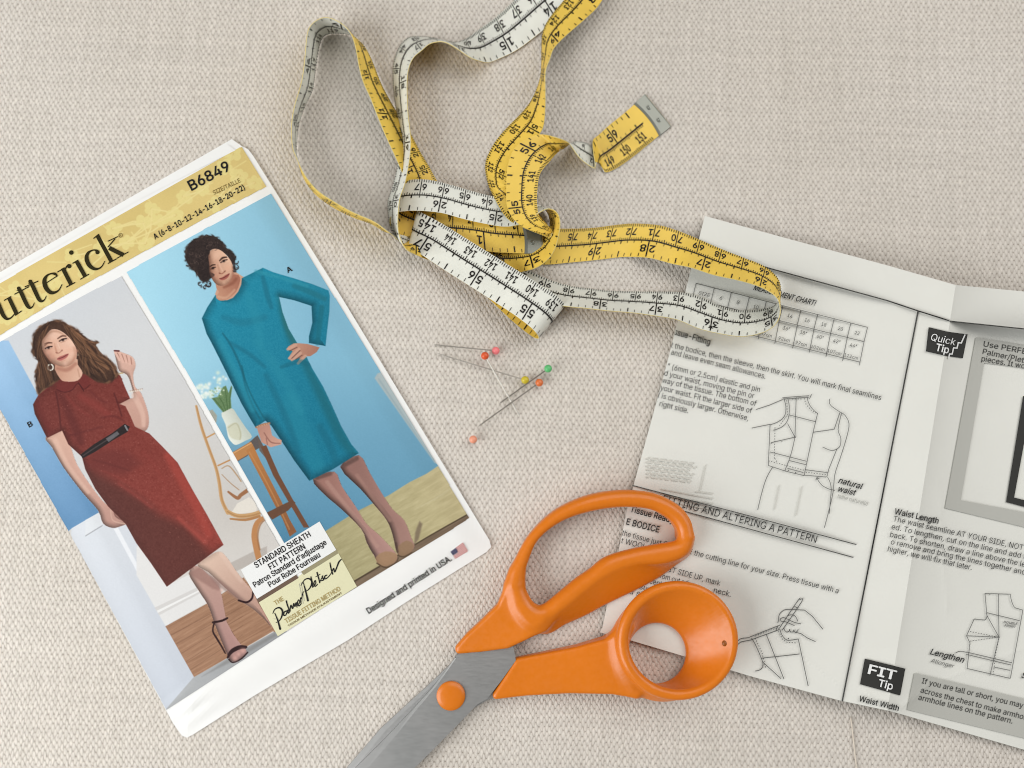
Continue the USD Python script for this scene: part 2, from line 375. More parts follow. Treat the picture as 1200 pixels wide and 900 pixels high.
    def build(self, name, label, eps=0.00022, keep=None):
        n = meshkit.fbm(np.c_[self.p / 0.9, np.zeros(len(self.p))], 2, 5) - 0.5
        col = srgb(*np.clip(self.c + n[:, None] * 7, 4, 250))
        f = self.f
        if keep is not None:
            ok = shapely.contains_xy(keep, self.p[:, 0], self.p[:, 1]); f = f[ok[f].all(1)]
            u, inv = np.unique(f.ravel(), return_inverse=True); f = inv.reshape(f.shape)
        else: u = np.arange(len(self.p))
        mb = MB(); p = self.p[u]
        mb.add(at(p, env_z(p) + eps), f)
        return mb.build(name, M['painted'], E0, label=label, colors=col[u] * GAIN)

def grad(c1, c2, p0, p1):
    p0, p1 = np.array(p0, float), np.array(p1, float); d = p1 - p0; L = d @ d
    return lambda p: np.array(c1, float) + (np.array(c2, float) - np.array(c1, float)) * np.clip(((p - p0) @ d) / L, 0, 1)[:, None]

# --- gold title band
band = Polygon([(-70, 371), (0, 332), (100, 272), (160, 236.7), (227, 198.3), (247, 189), (283, 171.7), (312.5, 218.7), (235, 259), (160, 300), (75, 347), (0, 393), (-45, 421)])
P = Picture((-72, 372), (284, 171), (313.5, 218.5), (-45, 421))
P.fill(lambda p: np.broadcast_to([220., 197., 128.], (len(p), 3)) + (meshkit.fbm(np.c_[p / 40, np.zeros(len(p))], 2, 3) - .5)[:, None] * 14)
rng = random.Random(4)
light = (229, 214, 144)
flowers = [(-20, 345), (18, 338), (30, 366), (62, 330), (85, 300), (100, 318), (132, 268), (150, 283), (168, 262), (178, 245), (186, 258), (205, 252), (215, 230), (238, 222), (262, 196), (280, 206), (298, 214), (120, 290), (48, 352), (8, 372), (250, 240), (170, 285), (272, 180)]
for i, (x, y) in enumerate(flowers):
    for q in range(5):
        t = q * 1.2566 + i; r = rng.uniform(5.0, 8.0)
        P.paint(Point(x + math.cos(t) * r * 0.95, y + math.sin(t) * r * 0.8).buffer(r * 0.62), light, 0.5, 0.92)
    for q in range(3):
        j = rng.randrange(len(flowers)); x2, y2 = flowers[j]
        if 12 < math.hypot(x2 - x, y2 - y) < 75:
            P.paint(LineString([(x, y), ((x + x2) / 2 + rng.uniform(-4, 4), (y + y2) / 2 + rng.uniform(-4, 4)), (x2, y2)]).buffer(0.9), (232, 216, 150), 0.5, 0.9)
for q in range(16):
    x = rng.uniform(-30, 300); y = 405 - (x + 45) * 0.57 - rng.uniform(6, 42); a = rng.uniform(0, 6.3)
    P.paint(LineString([(x, y), (x + 22 * math.cos(a), y + 22 * math.sin(a))]).buffer(0.8), (231, 214, 146), 0.5, 0.85)
P.build('title_band', 'gold title band with a pale flower pattern', keep=band)

# --- left photograph: woman in a dark red dress
LP = Polygon([(-45, 424), (0, 400.5), (75, 357), (142.5, 323.5), (218, 448), (298, 588), (327, 638.5), (375, 720.3), (195, 832.5), (83, 628), (0, 480)])
P = Picture((-46, 424), (143, 322), (381, 711), (192, 834))
P.fill(lambda p: grad((208, 212, 217), (212, 208, 203), (60, 360), (270, 640))(p))
P.blob(170, 400, 60, (218, 220, 222), .5); P.blob(240, 560, 60, (205, 202, 198), .6); P.blob(270, 600, 40, (192, 184, 176), .4)
k1 = crop(80, 600, 3.0); k3 = crop(0, 350, 3.0); kf = crop(20, 365, 5.625); kh = crop(100, 520, 6.43); kl = crop(160, 640, 5.622); kc = crop(230, 480, 5.0)
# doorway, blue wall, pale pillar, floor
P.paint([(-60, 400), (10, 399), (43, 460), (80, 530), (122, 600), (115, 604), (83, 620), (60, 640), (-60, 640)], grad((160, 196, 228), (98, 142, 182), (0, 405), (85, 610)), .6, noise=6, ns=12)
P.paint([(115, 601), (135, 590), (160, 620), (215, 760), (228, 794), (194, 834), (83, 628), (84, 619)], grad((214, 218, 224), (200, 206, 216), (100, 610), (200, 800)), .5)
P.paint(kh([(0, 700), (130, 620), (130, 612), (0, 690)]), (150, 152, 156), .4, .8)
P.paint(kh([(0, 575), (105, 520), (140, 600), (0, 690)]), (219, 222, 226), .5, .9)
P.paint(k1([(160, 60), (440, 575), (450, 570), (175, 55)]), (236, 238, 242), .8, .9)
P.paint(kl([(0, 0), (60, 0), (140, 150), (200, 260), (340, 190), (470, 370), (190, 525), (0, 190)]), (226, 225, 224), .8)
P.paint(kl([(120, 405), (420, 262), (440, 300), (150, 455)]), (205, 202, 200), .7, .7)
P.paint(kl([(135, 425), (430, 280), (433, 290), (140, 440)]), (238, 238, 237), .5, .9)
def wood(base, d, k, amp):
    def fn(p):
        t = p @ np.array(d); s = p @ np.array([-d[1], d[0]])
        n = meshkit.fbm(np.c_[t / 30, s / 1.6, np.full(len(p), k)], 4, int(k)) - 0.5
        return np.array(base, float) + n[:, None] * amp * np.array([1, .95, .85])
    return fn
P.paint(kl([(190, 528), (470, 375), (600, 290), (705, 205), (800, 330), (900, 420), (930, 590), (900, 560), (380, 865)]), wood((163, 124, 98), (0.86, -0.5), 2, 40), .5)
for o in (0, 60, 120, 175, 230):
    P.paint(LineString(kl([(230 + o * .55, 585 + o), (700, 330 + o * 1.1)])).buffer(0.35), (118, 84, 66), .5, .5)
P.paint(kl([(375, 865), (905, 565), (1000, 560), (1000, 640), (180, 1090)]), grad((176, 178, 180), (150, 152, 154), (222, 797), (330, 735)), .6, noise=5, ns=6)
P.paint(kl([(430, 860), (610, 770), (740, 700), (920, 590), (910, 575), (600, 745)]), (120, 118, 116), 1.6, .45)
P.paint(kl([(600, 120), (760, 40), (860, 0), (860, 60), (640, 175)]), (180, 172, 165), .8, .8)
# rattan chair
P.paint(kc([(205, 605), (240, 550), (310, 512), (360, 555), (350, 600), (260, 610)]), (228, 222, 212), .6)
for pts in ([(0, -20, 14), (30, 100, 17), (75, 230, 17), (115, 340, 18), (135, 430, 20), (150, 530, 20), (185, 605, 22)], [(180, 595, 22), (240, 622, 24), (320, 618, 26), (390, 595, 26), (420, 580, 20)]):
    P.pen(kc(pts), (201, 160, 112), .5); P.pen([(x + .6, y + .6, w * .35) for x, y, w in kc(pts)], (170, 126, 82), .6, .7)
P.pen(kc([(200, 640, 10), (290, 645, 16), (370, 625, 16)]), (176, 128, 84), .5)
P.pen(kc([(420, 620, 18), (360, 660, 30), (340, 730, 34), (352, 810, 36), (368, 880, 34)]), (188, 134, 88), .5)
P.pen(kc([(428, 630, 6), (378, 670, 10), (360, 740, 10), (372, 820, 10)]), (150, 100, 62), .6, .7)
P.pen(kc([(60, 165, 9), (110, 138, 9)]), (196, 150, 100), .4); P.pen(kc([(128, 328, 9), (205, 292, 9)]), (190, 142, 94), .4)
P.pen(kc([(150, 345, 6), (190, 330, 7), (235, 380, 8), (262, 420, 8)]), (176, 140, 104), .5, .8)
P.pen(kc([(150, 380, 5), (200, 430, 6), (250, 470, 6)]), (170, 136, 104), .5, .8)
P.pen(kc([(188, 482, 12), (240, 518, 20), (262, 500, 22), (305, 470, 24)]), (158, 110, 76), .6)
# legs
skin, skin_d = (205, 170, 154), (152, 118, 108)
P.paint(kl([(345, 180), (400, 130), (520, 240), (555, 300), (575, 400), (590, 480), (600, 510), (645, 590), (690, 650), (725, 690), (700, 730), (640, 760), (610, 740), (590, 700), (545, 590), (510, 500), (470, 390), (400, 280)]), grad((190, 154, 142), (172, 134, 128), (225, 680), (282, 765)), .6, smooth=3, vol=(7, .5))
P.paint(kl([(345, 180), (420, 130), (545, 240), (560, 300), (500, 280), (420, 230)]), (146, 110, 102), 2.0, .6)
P.paint(kl([(400, 125), (470, 70), (545, 35), (600, 80), (640, 140), (700, 220), (760, 290), (800, 370), (850, 450), (895, 540), (830, 470), (760, 410), (690, 365), (600, 290), (540, 235), (470, 170)]), grad((218, 188, 170), (180, 142, 128), (250, 655), (305, 725)), .6, smooth=3, vol=(7, .4))
P.paint(kl([(480, 190), (560, 230), (660, 310), (720, 370), (680, 365), (590, 300), (500, 240)]), (150, 116, 108), 1.6, .55)
P.blob(*kl([(560, 290)])[0], 2.2, (226, 190, 178), .8)
P.pen(kl([(560, 50, 26), (610, 130, 26), (690, 230, 22)]), (222, 194, 178), 2.0, .5)
P.pen(kl([(672, 357, 12), (725, 370, 14), (760, 345, 14), (768, 300, 12)]), (48, 26, 28), .35)
P.pen(kl([(503, 502, 14), (560, 492, 15), (598, 474, 13)]), (46, 25, 26), .35)
P.pen(kl([(512, 505, 11), (503, 560, 11), (530, 610, 12), (560, 660, 11), (585, 705, 10)]), (48, 27, 28), .35)
P.pen(kl([(600, 735, 12), (625, 695, 26), (675, 668, 28), (720, 665, 20)]), (47, 26, 28), .35)
P.pen(kl([(608, 745, 10), (635, 766, 10), (690, 742, 11), (732, 700, 10)]), (44, 26, 28), .35)
for x, y, r in ((650, 738, 4.6), (672, 712, 3.4), (700, 690, 4.4)): P.blob(*kl([(x, y)])[0], r * .8, (206, 160, 150), .9)
# arms behind the dress
P.paint(k3([(160, 488), (218, 462), (245, 510), (272, 585), (330, 672), (372, 722), (405, 735), (440, 772), (445, 790), (425, 800), (395, 806), (362, 790), (345, 745), (290, 682), (222, 592), (182, 522)]), grad((212, 172, 154), (188, 146, 134), (66, 510), (140, 610)), .6, smooth=3, vol=(7, .5))
P.pen(k3([(195, 500, 18), (240, 590, 16), (310, 680, 14)]), (222, 186, 168), 1.8, .6)
P.pen(kh([(215, 490, 10), (230, 545, 14), (290, 580, 12)]), (120, 84, 76), .7, .8)
P.pen(kh([(190, 500, 8), (210, 580, 8), (310, 605, 10)]), (214, 178, 160), .8, .7)
P.paint(k3([(412, 372), (455, 352), (470, 345), (460, 300), (446, 268), (420, 255), (411, 228), (402, 186), (412, 182), (432, 190), (466, 205), (477, 235), (468, 268), (475, 310), (496, 332), (520, 398), (522, 448), (502, 470), (470, 460), (438, 428)]), grad((218, 178, 162), (194, 152, 138), (145, 410), (160, 505)), .6, smooth=3, vol=(6, .45))
P.pen(k3([(472, 340, 20), (500, 400, 18), (505, 445, 14)]), (226, 190, 174), 1.6, .6)
P.pen(k3([(425, 375, 6), (445, 425, 8), (475, 455, 6)]), (156, 112, 100), 1.0, .7)
for a_, b_ in (((405, 188), (420, 215)), ((420, 192), (432, 222)), ((436, 197), (444, 224)), ((452, 205), (456, 230))):
    P.pen(k3([(*a_, 8), (*b_, 9)]), (222, 180, 164), .4); P.pen(k3([(a_[0] + 8, a_[1] + 3, 3), (b_[0] + 7, b_[1], 3)]), (150, 104, 92), .5, .8)
P.pen(k3([(402, 183, 5), (418, 184, 6)]), (96, 44, 44), .4); P.pen(k3([(416, 268, 4), (424, 262, 5), (432, 262, 4)]), (196, 170, 130), .4)
for i in range(7): P.blob(*k3([(455 + i * 7, 328 - i * 1.2)])[0], 1.1, (232, 222, 205), .9); P.blob(*k3([(458 + i * 7, 324 - i * 1.2)])[0], .7, (150, 110, 95), .8)
# dress
dress = k3([(240, 288), (215, 288), (160, 325), (128, 350), (116, 372), (122, 405), (140, 440), (165, 490), (218, 464), (240, 512), (288, 556), (300, 600), (335, 668), (380, 730), (442, 792), (480, 860)]) + [(177, 660), (195.5, 687.5), (227, 664), (262, 638.5), (243, 604), (225, 573), (208, 542), (190, 523), (175, 508), (158, 500), (153, 488), (147, 476), (140, 473.5), (152.5, 467), (147, 455), (141, 440), (136, 438), (128, 440), (112, 446), (100, 437), (90, 444), (80, 448)]
P.paint(kf([(130, 570), (165, 500), (250, 435), (300, 425), (305, 485), (230, 525), (160, 590)]), (104, 44, 42), .8)
P.paint(kf([(415, 395), (480, 405), (560, 430), (650, 410), (695, 445), (650, 490), (540, 500), (430, 460)]), (112, 46, 44), .8)
DR = Polygon([p[:2] for p in dress]).buffer(0)
P.paint(DR, grad((112, 52, 47), (140, 62, 54), (70, 450), (240, 600)), .6, noise=34, ns=1.8, seed=2, vol=(9, .35))
P.paint(kh([(-40, 150), (120, 235), (300, 340), (440, 430), (560, 530), (760, 620), (900, 770), (960, 860), (1000, 900), (620, 1100), (440, 920), (280, 660), (60, 400)]), (86, 48, 43), 9.0, .8, noise=18, ns=1.8, seed=3, clip=DR)
P.paint(kh([(40, 60), (200, 40), (330, 60), (420, 150), (300, 230), (150, 220), (20, 180)]), (104, 47, 44), 6.0, .6, clip=DR)
for pts, c, so, al in (([(620, 90, 50), (720, 260, 70), (840, 480, 70), (930, 680, 60)], (172, 72, 62), 4.0, .55), ([(250, 300, 14), (380, 390, 18), (500, 480, 18)], (150, 66, 60), 2.4, .55), ([(700, 560, 24), (800, 650, 34), (900, 740, 34)], (178, 80, 70), 3.0, .55),
        ([(60, 120, 10), (200, 160, 12), (330, 200, 10)], (92, 40, 38), 2.0, .5), ([(120, 200, 8), (240, 250, 10), (380, 330, 8)], (140, 62, 56), 1.6, .4), ([(430, 60, 14), (520, 160, 20), (600, 300, 16)], (136, 58, 52), 2.6, .45)):
    P.pen(kh(pts), c, so, al, clip=DR)
for pts, c, so, al in (([(270, 520, 30), (330, 640, 50), (380, 760, 60), (420, 860, 50)], (88, 38, 37), 4.0, .55), ([(130, 600, 40), (170, 700, 40), (230, 800, 30)], (102, 43, 41), 3.0, .5), ([(255, 530, 9), (275, 640, 11), (290, 790, 9)], (78, 32, 32), 1.2, .75), ([(640, 540, 8), (665, 610, 10), (690, 690, 8)], (80, 33, 33), 1.2, .75),
        ([(420, 560, 40), (520, 620, 50), (600, 680, 40)], (140, 60, 55), 4.0, .55), ([(330, 560, 12), (400, 640, 14), (480, 690, 12)], (132, 56, 52), 2.0, .45), ([(560, 700, 10), (640, 690, 12), (700, 720, 10)], (92, 38, 38), 1.6, .55), ([(340, 820, 10), (450, 790, 14), (560, 760, 10)], (92, 38, 38), 1.8, .5), ([(480, 520, 10), (540, 580, 12), (590, 600, 8)], (98, 40, 40), 1.6, .5)):
    P.pen(kf(pts), c, so, al, clip=DR)
P.paint(kf([(270, 470), (320, 462), (395, 462), (440, 415), (470, 425), (480, 480), (440, 505), (400, 470), (360, 520), (300, 530), (258, 510)]), (110, 46, 44), .8, .8)
P.pen(kf([(262, 515, 5), (310, 532, 6), (362, 518, 6), (400, 475, 6), (440, 512, 6), (482, 482, 5)]), (76, 28, 30), .7, .8)
P.pen(kf([(405, 470, 5), (425, 500, 6), (440, 525, 6)]), (66, 24, 26), .6, .9)
for q in range(260):
    x, y = rng.uniform(60, 250), rng.uniform(450, 650)
    if DR.buffer(-2).contains(Point(x, y)): P.blob(x, y, rng.uniform(.5, .8), (190, 124, 114) if (x - 110) * .9 > (y - 545) else (120, 70, 64), .35)
# belt
P.paint(k3([(283, 548), (330, 512), (395, 472), (438, 440), (456, 450), (448, 468), (400, 496), (335, 538), (290, 562)]), (40, 33, 34), .45)
P.pen(k3([(292, 552, 4), (340, 520, 4), (400, 482, 4)]), (92, 84, 84), .6, .6)
P.paint(k3([(372, 492), (412, 466), (420, 476), (382, 504)]), (112, 112, 116), .5, .8); P.pen(k3([(440, 447, 6), (448, 462, 6)]), (128, 130, 134), .4)
# head
hair = kf([(190, 78), (240, 60), (300, 68), (370, 110), (430, 150), (470, 190), (535, 200), (518, 222), (560, 280), (618, 325), (660, 395), (655, 430), (600, 468), (540, 462), (480, 430), (430, 410), (300, 440), (230, 480), (180, 510), (142, 548), (128, 480), (120, 410), (140, 330), (106, 280), (102, 200), (130, 120)])
P.paint(hair, (72, 50, 40), .8, noise=26, ns=2.0, smooth=3, seed=5, vol=(8, .3))
for pts, c in (([(330, 90, 10), (400, 150, 16), (460, 220, 18), (520, 300, 18), (600, 380, 16)], (120, 84, 60)), ([(360, 110, 8), (430, 170, 10), (500, 205, 8), (535, 205, 5)], (158, 112, 82)),
               ([(400, 180, 8), (440, 260, 12), (480, 340, 14), (540, 420, 14)], (92, 64, 48)), ([(420, 300, 10), (450, 370, 12), (520, 440, 12)], (48, 33, 28)), ([(560, 300, 8), (620, 350, 10), (645, 410, 10)], (136, 100, 74)),
               ([(150, 340, 8), (150, 410, 12), (160, 480, 12)], (104, 74, 55)), ([(180, 350, 8), (200, 420, 12), (180, 490, 10)], (84, 58, 44)), ([(235, 400, 8), (240, 450, 10), (200, 490, 8)], (46, 32, 27)),
               ([(120, 150, 6), (112, 220, 10), (130, 300, 8)], (48, 34, 30)), ([(215, 75, 6), (165, 130, 8), (150, 220, 8)], (44, 31, 27)), ([(150, 540, 4), (190, 505, 7), (230, 480, 5)], (150, 124, 100))):
    P.pen(kf(pts), c, .9, .75)
P.paint(kf([(250, 350), (285, 445), (330, 462), (400, 455), (432, 405), (400, 350), (390, 310)]), grad((196, 148, 126), (218, 176, 154), (70, 430), (92, 440)), .6, smooth=3)
P.pen(kf([(265, 375, 16), (330, 385, 26), (385, 345, 22)]), (168, 116, 98), 1.8, .7)
P.pen(kf([(400, 380, 6), (412, 430, 8)]), (176, 128, 108), 1.0, .6)
face = kf([(188, 160), (228, 118), (285, 126), (340, 168), (378, 218), (395, 270), (386, 322), (352, 352), (312, 364), (266, 356), (228, 332), (192, 292), (166, 244), (164, 196)])
P.paint(face, grad((206, 154, 130), (230, 190, 168), (50, 425), (82, 405)), .6, smooth=3, vol=(9, .4), noise=12, ns=1.6)
P.blob(*kf([(240, 160)])[0], 5.5, (234, 196, 176), .55); P.blob(*kf([(310, 245)])[0], 4.2, (232, 184, 162), .5); P.blob(*kf([(205, 270)])[0], 4, (214, 158, 138), .6)
P.pen(kf([(170, 250, 6), (200, 300, 8), (240, 345, 8), (300, 366, 6)]), (170, 116, 96), 1.2, .6)
P.pen(kf([(366, 330, 8), (392, 280, 8), (385, 220, 6)]), (186, 132, 110), 1.2, .5)
P.pen(kf([(182, 226, 5), (202, 210, 8), (228, 208, 6)]), (112, 76, 60), .5, .8); P.pen(kf([(268, 178, 6), (295, 160, 8), (324, 160, 5)]), (112, 76, 60), .5, .8)
P.pen(kf([(186, 244, 8), (206, 236, 13), (230, 232, 8)]), (92, 60, 52), .5, .9); P.pen(kf([(278, 196, 8), (300, 185, 13), (324, 180, 8)]), (92, 60, 52), .5, .9)
P.blob(*kf([(207, 238)])[0], 1.1, (34, 24, 24), .9); P.blob(*kf([(301, 187)])[0], 1.1, (34, 24, 24), .9)
P.pen(kf([(190, 255, 4), (212, 250, 5), (232, 244, 3)]), (188, 138, 118), .6, .7); P.pen(kf([(284, 206, 4), (306, 200, 5), (326, 192, 3)]), (188, 138, 118), .6, .7)
P.pen(kf([(246, 210, 4), (252, 240, 6), (258, 262, 8)]), (196, 144, 122), .7, .7); P.pen(kf([(268, 210, 5), (280, 240, 6)]), (240, 206, 188), .8, .6)
P.pen(kf([(256, 270, 6), (276, 274, 6), (298, 254, 5)]), (160, 106, 90), .6, .8)
P.paint(kf([(262, 314), (280, 298), (302, 290), (320, 282), (340, 278), (332, 298), (312, 314), (290, 324), (272, 322)]), (178, 102, 96), .5, .95, smooth=3)
P.pen(kf([(266, 312, 4), (300, 302, 5), (338, 280, 3)]), (120, 60, 60), .4, .8)
P.pen(kf([(290, 332, 4), (318, 320, 4)]), (190, 136, 118), .7, .6)
P.paint(unary_union([LineString([(p[0], p[1]) for p in kf([(220 + 18 * math.cos(t), 368 + 20 * math.sin(t)) for t in np.linspace(-1.2, 4.2, 14)])]).buffer(.75)]), (226, 222, 210), .4)
P.blob(*kf([(398, 258)])[0], 2.2, (188, 136, 116), .8); P.pen(kf([(392, 280, 4), (402, 290, 4), (410, 275, 4)]), (170, 160, 140), .4, .8)
HR = Polygon(spline([p[:2] for p in hair], 3, closed=True)).buffer(0).difference(Polygon(spline([p[:2] for p in face], 3, closed=True)).buffer(0))
for q in range(90):
    t0 = rng.random(); side = rng.random() < .68
    if side: x0, y0, x1, y1, x2, y2 = 300 + 80 * t0, 80 + 60 * t0, 400 + 70 * rng.random(), 220 + 60 * rng.random(), 430 + 230 * t0, 430 - 60 * t0 + rng.uniform(-20, 20)
    else: x0, y0, x1, y1, x2, y2 = 220 - 60 * t0, 80 + 60 * t0, 130 + 30 * rng.random(), 260, 140 + 110 * t0, 520 - 50 * t0
    c = rng.choice([(126, 90, 66), (146, 106, 78), (98, 70, 52), (48, 33, 27), (40, 28, 24), (112, 78, 57)])
    P.pen(kf([(x0, y0, 3), ((x0 + x1) / 2 + rng.uniform(-14, 14), (y0 + y1) / 2 + rng.uniform(-14, 14), 5), (x1, y1, 5), ((x1 + x2) / 2 + rng.uniform(-18, 18), (y1 + y2) / 2 + rng.uniform(-18, 18), 5), (x2, y2, 3)]), c, .6, .5, n=4, clip=HR)
P.fuzz(hair, [(70, 48, 38), (92, 64, 48), (58, 40, 33), (120, 86, 64)], 2.0, 150, .7, .7, 3, unary_union([Polygon(spline([p[:2] for p in face], 3, closed=True)).buffer(0), Polygon([p[:2] for p in kf([(250, 350), (285, 445), (330, 470), (400, 462), (440, 405), (400, 330), (390, 300)])]).buffer(0)]))
for pts in ([(470, 200, 6), (520, 240, 8), (545, 290, 8), (600, 330, 8), (640, 385, 8), (650, 430, 6)], [(440, 230, 6), (480, 290, 8), (500, 350, 8), (560, 390, 8), (590, 445, 6)], [(135, 350, 5), (150, 400, 7), (138, 450, 7), (152, 500, 6)], [(400, 250, 5), (420, 320, 7), (460, 370, 7), (480, 420, 6)]):
    P.pen(kf(pts), (142, 104, 78), 1.0, .5, clip=HR); P.pen(kf([(x - 14, y + 10, w * .8) for x, y, w in pts]), (46, 32, 27), 1.0, .55, clip=HR)
FC = Polygon(spline([p[:2] for p in face], 3, closed=True)).buffer(0)
P.pen(kf([(172, 200, 10), (190, 165, 12), (230, 132, 12), (285, 138, 12), (335, 180, 10)]), (150, 106, 84), 1.6, .45, clip=FC)
P.pen(kf([(375, 240, 14), (382, 290, 18), (350, 345, 18), (300, 362, 14)]), (176, 122, 100), 2.4, .5, clip=FC)
P.pen(kf([(180, 215, 5), (204, 205, 8), (230, 206, 6)]), (84, 54, 44), .5, .7); P.pen(kf([(268, 180, 6), (296, 164, 8), (322, 164, 5)]), (84, 54, 44), .5, .7)
P.pen(kf([(188, 245, 6), (207, 234, 9), (232, 230, 6)]), (52, 34, 32), .5, .9); P.pen(kf([(280, 196, 6), (301, 183, 9), (326, 178, 6)]), (52, 34, 32), .5, .9)
P.blob(*kf([(208, 240)])[0], 1.5, (46, 30, 28), .9); P.blob(*kf([(303, 189)])[0], 1.5, (46, 30, 28), .9)
P.blob(*kf([(196, 243)])[0], .8, (206, 190, 180), .7); P.blob(*kf([(220, 238)])[0], .8, (206, 190, 180), .7); P.blob(*kf([(290, 194)])[0], .8, (206, 190, 180), .7); P.blob(*kf([(316, 186)])[0], .8, (206, 190, 180), .7)
P.pen(kf([(250, 232, 6), (258, 256, 10), (262, 272, 8)]), (182, 128, 106), 1.2, .5); P.blob(*kf([(262, 273)])[0], .9, (140, 88, 74), .8); P.blob(*kf([(296, 257)])[0], .9, (140, 88, 74), .8)
P.blob(*kf([(350, 255)])[0], 4, (226, 172, 150), .5); P.blob(*kf([(230, 300)])[0], 3.6, (216, 156, 136), .5); P.blob(*kf([(318, 345)])[0], 3, (236, 194, 174), .5)
P.pen(kf([(276, 312, 5), (306, 300, 6), (334, 283, 4)]), (98, 46, 46), .6, .75); P.pen(kf([(300, 318, 5), (322, 308, 4)]), (206, 138, 128), .7, .6)
P.paint(crop(260, 590, 4.5)([(180, 500), (402, 366), (412, 397), (196, 528)]), (112, 92, 78), .5)
P.build('dress_photo', 'photograph of a dark haired woman in a belted dark red dress', keep=LP)

# --- right photograph: woman in a teal dress
RP = Polygon([(148, 318.5), (182.5, 299.5), (240, 268), (317.5, 226.5), (420, 393), (550.5, 607), (420, 692.4), (380.6, 717), (333.5, 638), (298, 575), (227, 450)])
P = Picture((146, 318), (318.5, 225), (552, 607), (372, 716))
def sky(p):
    a = grad((172, 221, 240), (134, 187, 212), (170, 330), (370, 330))(p)
    b = grad((0, 0, 0), (-52, -52, -46), (330, 420), (330, 640))(p)
    c = grad((0, 0, 0), (-26, -24, -22), (330, 560), (270, 620))(p)
    return a + b * .9 + c
P.fill(sky)
P.blob(260, 560, 60, (92, 134, 160), .6); P.blob(470, 540, 60, (112, 164, 192), .5)
k2 = crop(200, 200, 3.0); kp = crop(330, 370, 2.9); kv = crop(210, 420, 6.43); k5 = crop(300, 450, 3.0); kd = crop(200, 260, 7.5); kn = crop(310, 360, 8.18)
P.paint(kp([(316, 212), (326, 196), (345, 190), (545, 510), (520, 500), (420, 360)]), (176, 190, 192), 1.0, noise=8, ns=6)
P.pen(kp([(330, 215, 6), (420, 350, 6), (520, 495, 6)]), (150, 172, 180), 1.0, .6)
def rug(p):
    t = p @ np.array([0.86, -0.5]); s = p @ np.array([0.5, 0.86])
    n = meshkit.fbm(np.c_[t / 14, s / 2.2, np.full(len(p), 3.)], 3, 9) - .5
    return grad((170, 162, 122), (196, 184, 142), (390, 650), (530, 570))(p) + n[:, None] * 26
P.paint(k5([(640, 288), (600, 315), (540, 345), (465, 392), (350, 450), (255, 510), (200, 545), (300, 760), (350, 690), (760, 470)]), rug, .7)
P.paint(k5([(745, 458), (600, 540), (470, 620), (330, 700), (200, 790), (330, 790), (790, 490)]), wood((124, 106, 88), (0.86, -0.5), 5, 34), .5)
P.pen(k5([(745, 458, 5), (600, 540, 5), (470, 620, 6), (340, 697, 6)]), (78, 64, 50), .5, .9)
for q in range(5): P.pen(k5([(560 + q * 22, 440 - q * 10, 4), (640 + q * 16, 398 - q * 12, 3)]), (204, 194, 156), .8, .5)
# table, flowers, vase
P.paint(kc([(205, 255), (310, 192), (345, 160), (360, 150), (392, 212), (340, 242), (318, 240), (300, 272), (240, 305)]), (96, 88, 86), .5)
P.paint(kc([(360, 155), (392, 212), (440, 300), (420, 300), (370, 240)]), (106, 92, 84), .5, .9)
P.paint(kc([(203, 256), (318, 188), (334, 208), (300, 265), (240, 300), (222, 290)]), (186, 132, 82), .5); P.pen(kc([(205, 262, 6), (322, 196, 6)]), (214, 164, 112), .4)
P.paint(kc([(292, 240), (335, 212), (375, 300), (425, 395), (500, 540), (545, 640), (588, 715), (548, 745), (505, 640), (460, 560), (388, 420), (340, 330)]), grad((182, 124, 72), (140, 92, 60), (300, 530), (340, 620)), .45)
P.pen(kc([(312, 250, 8), (370, 350, 8), (450, 500, 8), (545, 700, 8)]), (198, 142, 90), .6, .6)
P.paint(kc([(378, 218), (410, 208), (445, 290), (485, 380), (562, 520), (662, 690), (630, 692), (540, 540), (450, 385)]), (112, 76, 56), .45)
P.paint(kc([(410, 605), (480, 570), (562, 530), (582, 545), (540, 590), (445, 645)]), (106, 74, 56), .45)
P.paint(kc([(400, 300), (420, 290), (520, 520), (640, 690), (620, 560), (560, 440)]), (104, 150, 172), 1.5, .0)
P.paint(kv([(318, 412), (396, 376), (440, 432), (500, 520), (548, 590), (500, 620), (430, 652), (395, 632), (368, 590), (350, 500)]), grad((196, 202, 190), (232, 236, 226), (280, 490), (262, 500)), .5, smooth=3)
P.paint(kv([(365, 510), (440, 485), (470, 580), (455, 615), (395, 600), (370, 560)]), (205, 204, 178), 1.2, .7, smooth=3)
P.pen(kv([(372, 520, 8), (430, 490, 8), (462, 560, 10), (458, 610, 8)]), (176, 174, 146), .9, .7)
P.paint(kv([(205, 400), (250, 385), (285, 430), (280, 480), (262, 498), (232, 450)]), (168, 160, 140), .8, .8, noise=30, ns=1.2)
for q in range(46):
    cx, cy, rr = rng.choice([(178, 235, 52), (300, 175, 70), (250, 220, 60), (210, 275, 45)])
    a_, r_ = rng.uniform(0, 6.3), rr * math.sqrt(rng.random())
    P.blob(*kv([(cx + r_ * math.cos(a_), cy + r_ * math.sin(a_))])[0], rng.uniform(1.4, 2.6), rng.choice([(238, 244, 236), (226, 238, 226), (214, 232, 216), (244, 247, 242)]), .85)
P.paint(kv([(245, 300), (290, 290), (330, 215), (352, 205), (372, 260), (392, 205), (400, 215), (388, 300), (394, 374), (330, 406), (285, 352)]), (100, 128, 84), .7, .95, noise=40, ns=1.0)
for pts in ([(262, 305, 5), (300, 350, 6), (338, 400, 4)], [(300, 290, 5), (330, 340, 6), (350, 395, 4)], [(345, 225, 5), (355, 300, 7), (365, 385, 5)], [(390, 220, 5), (382, 300, 6), (380, 375, 5)]):
    P.pen(kv(pts), (68, 100, 58), .6, .8)
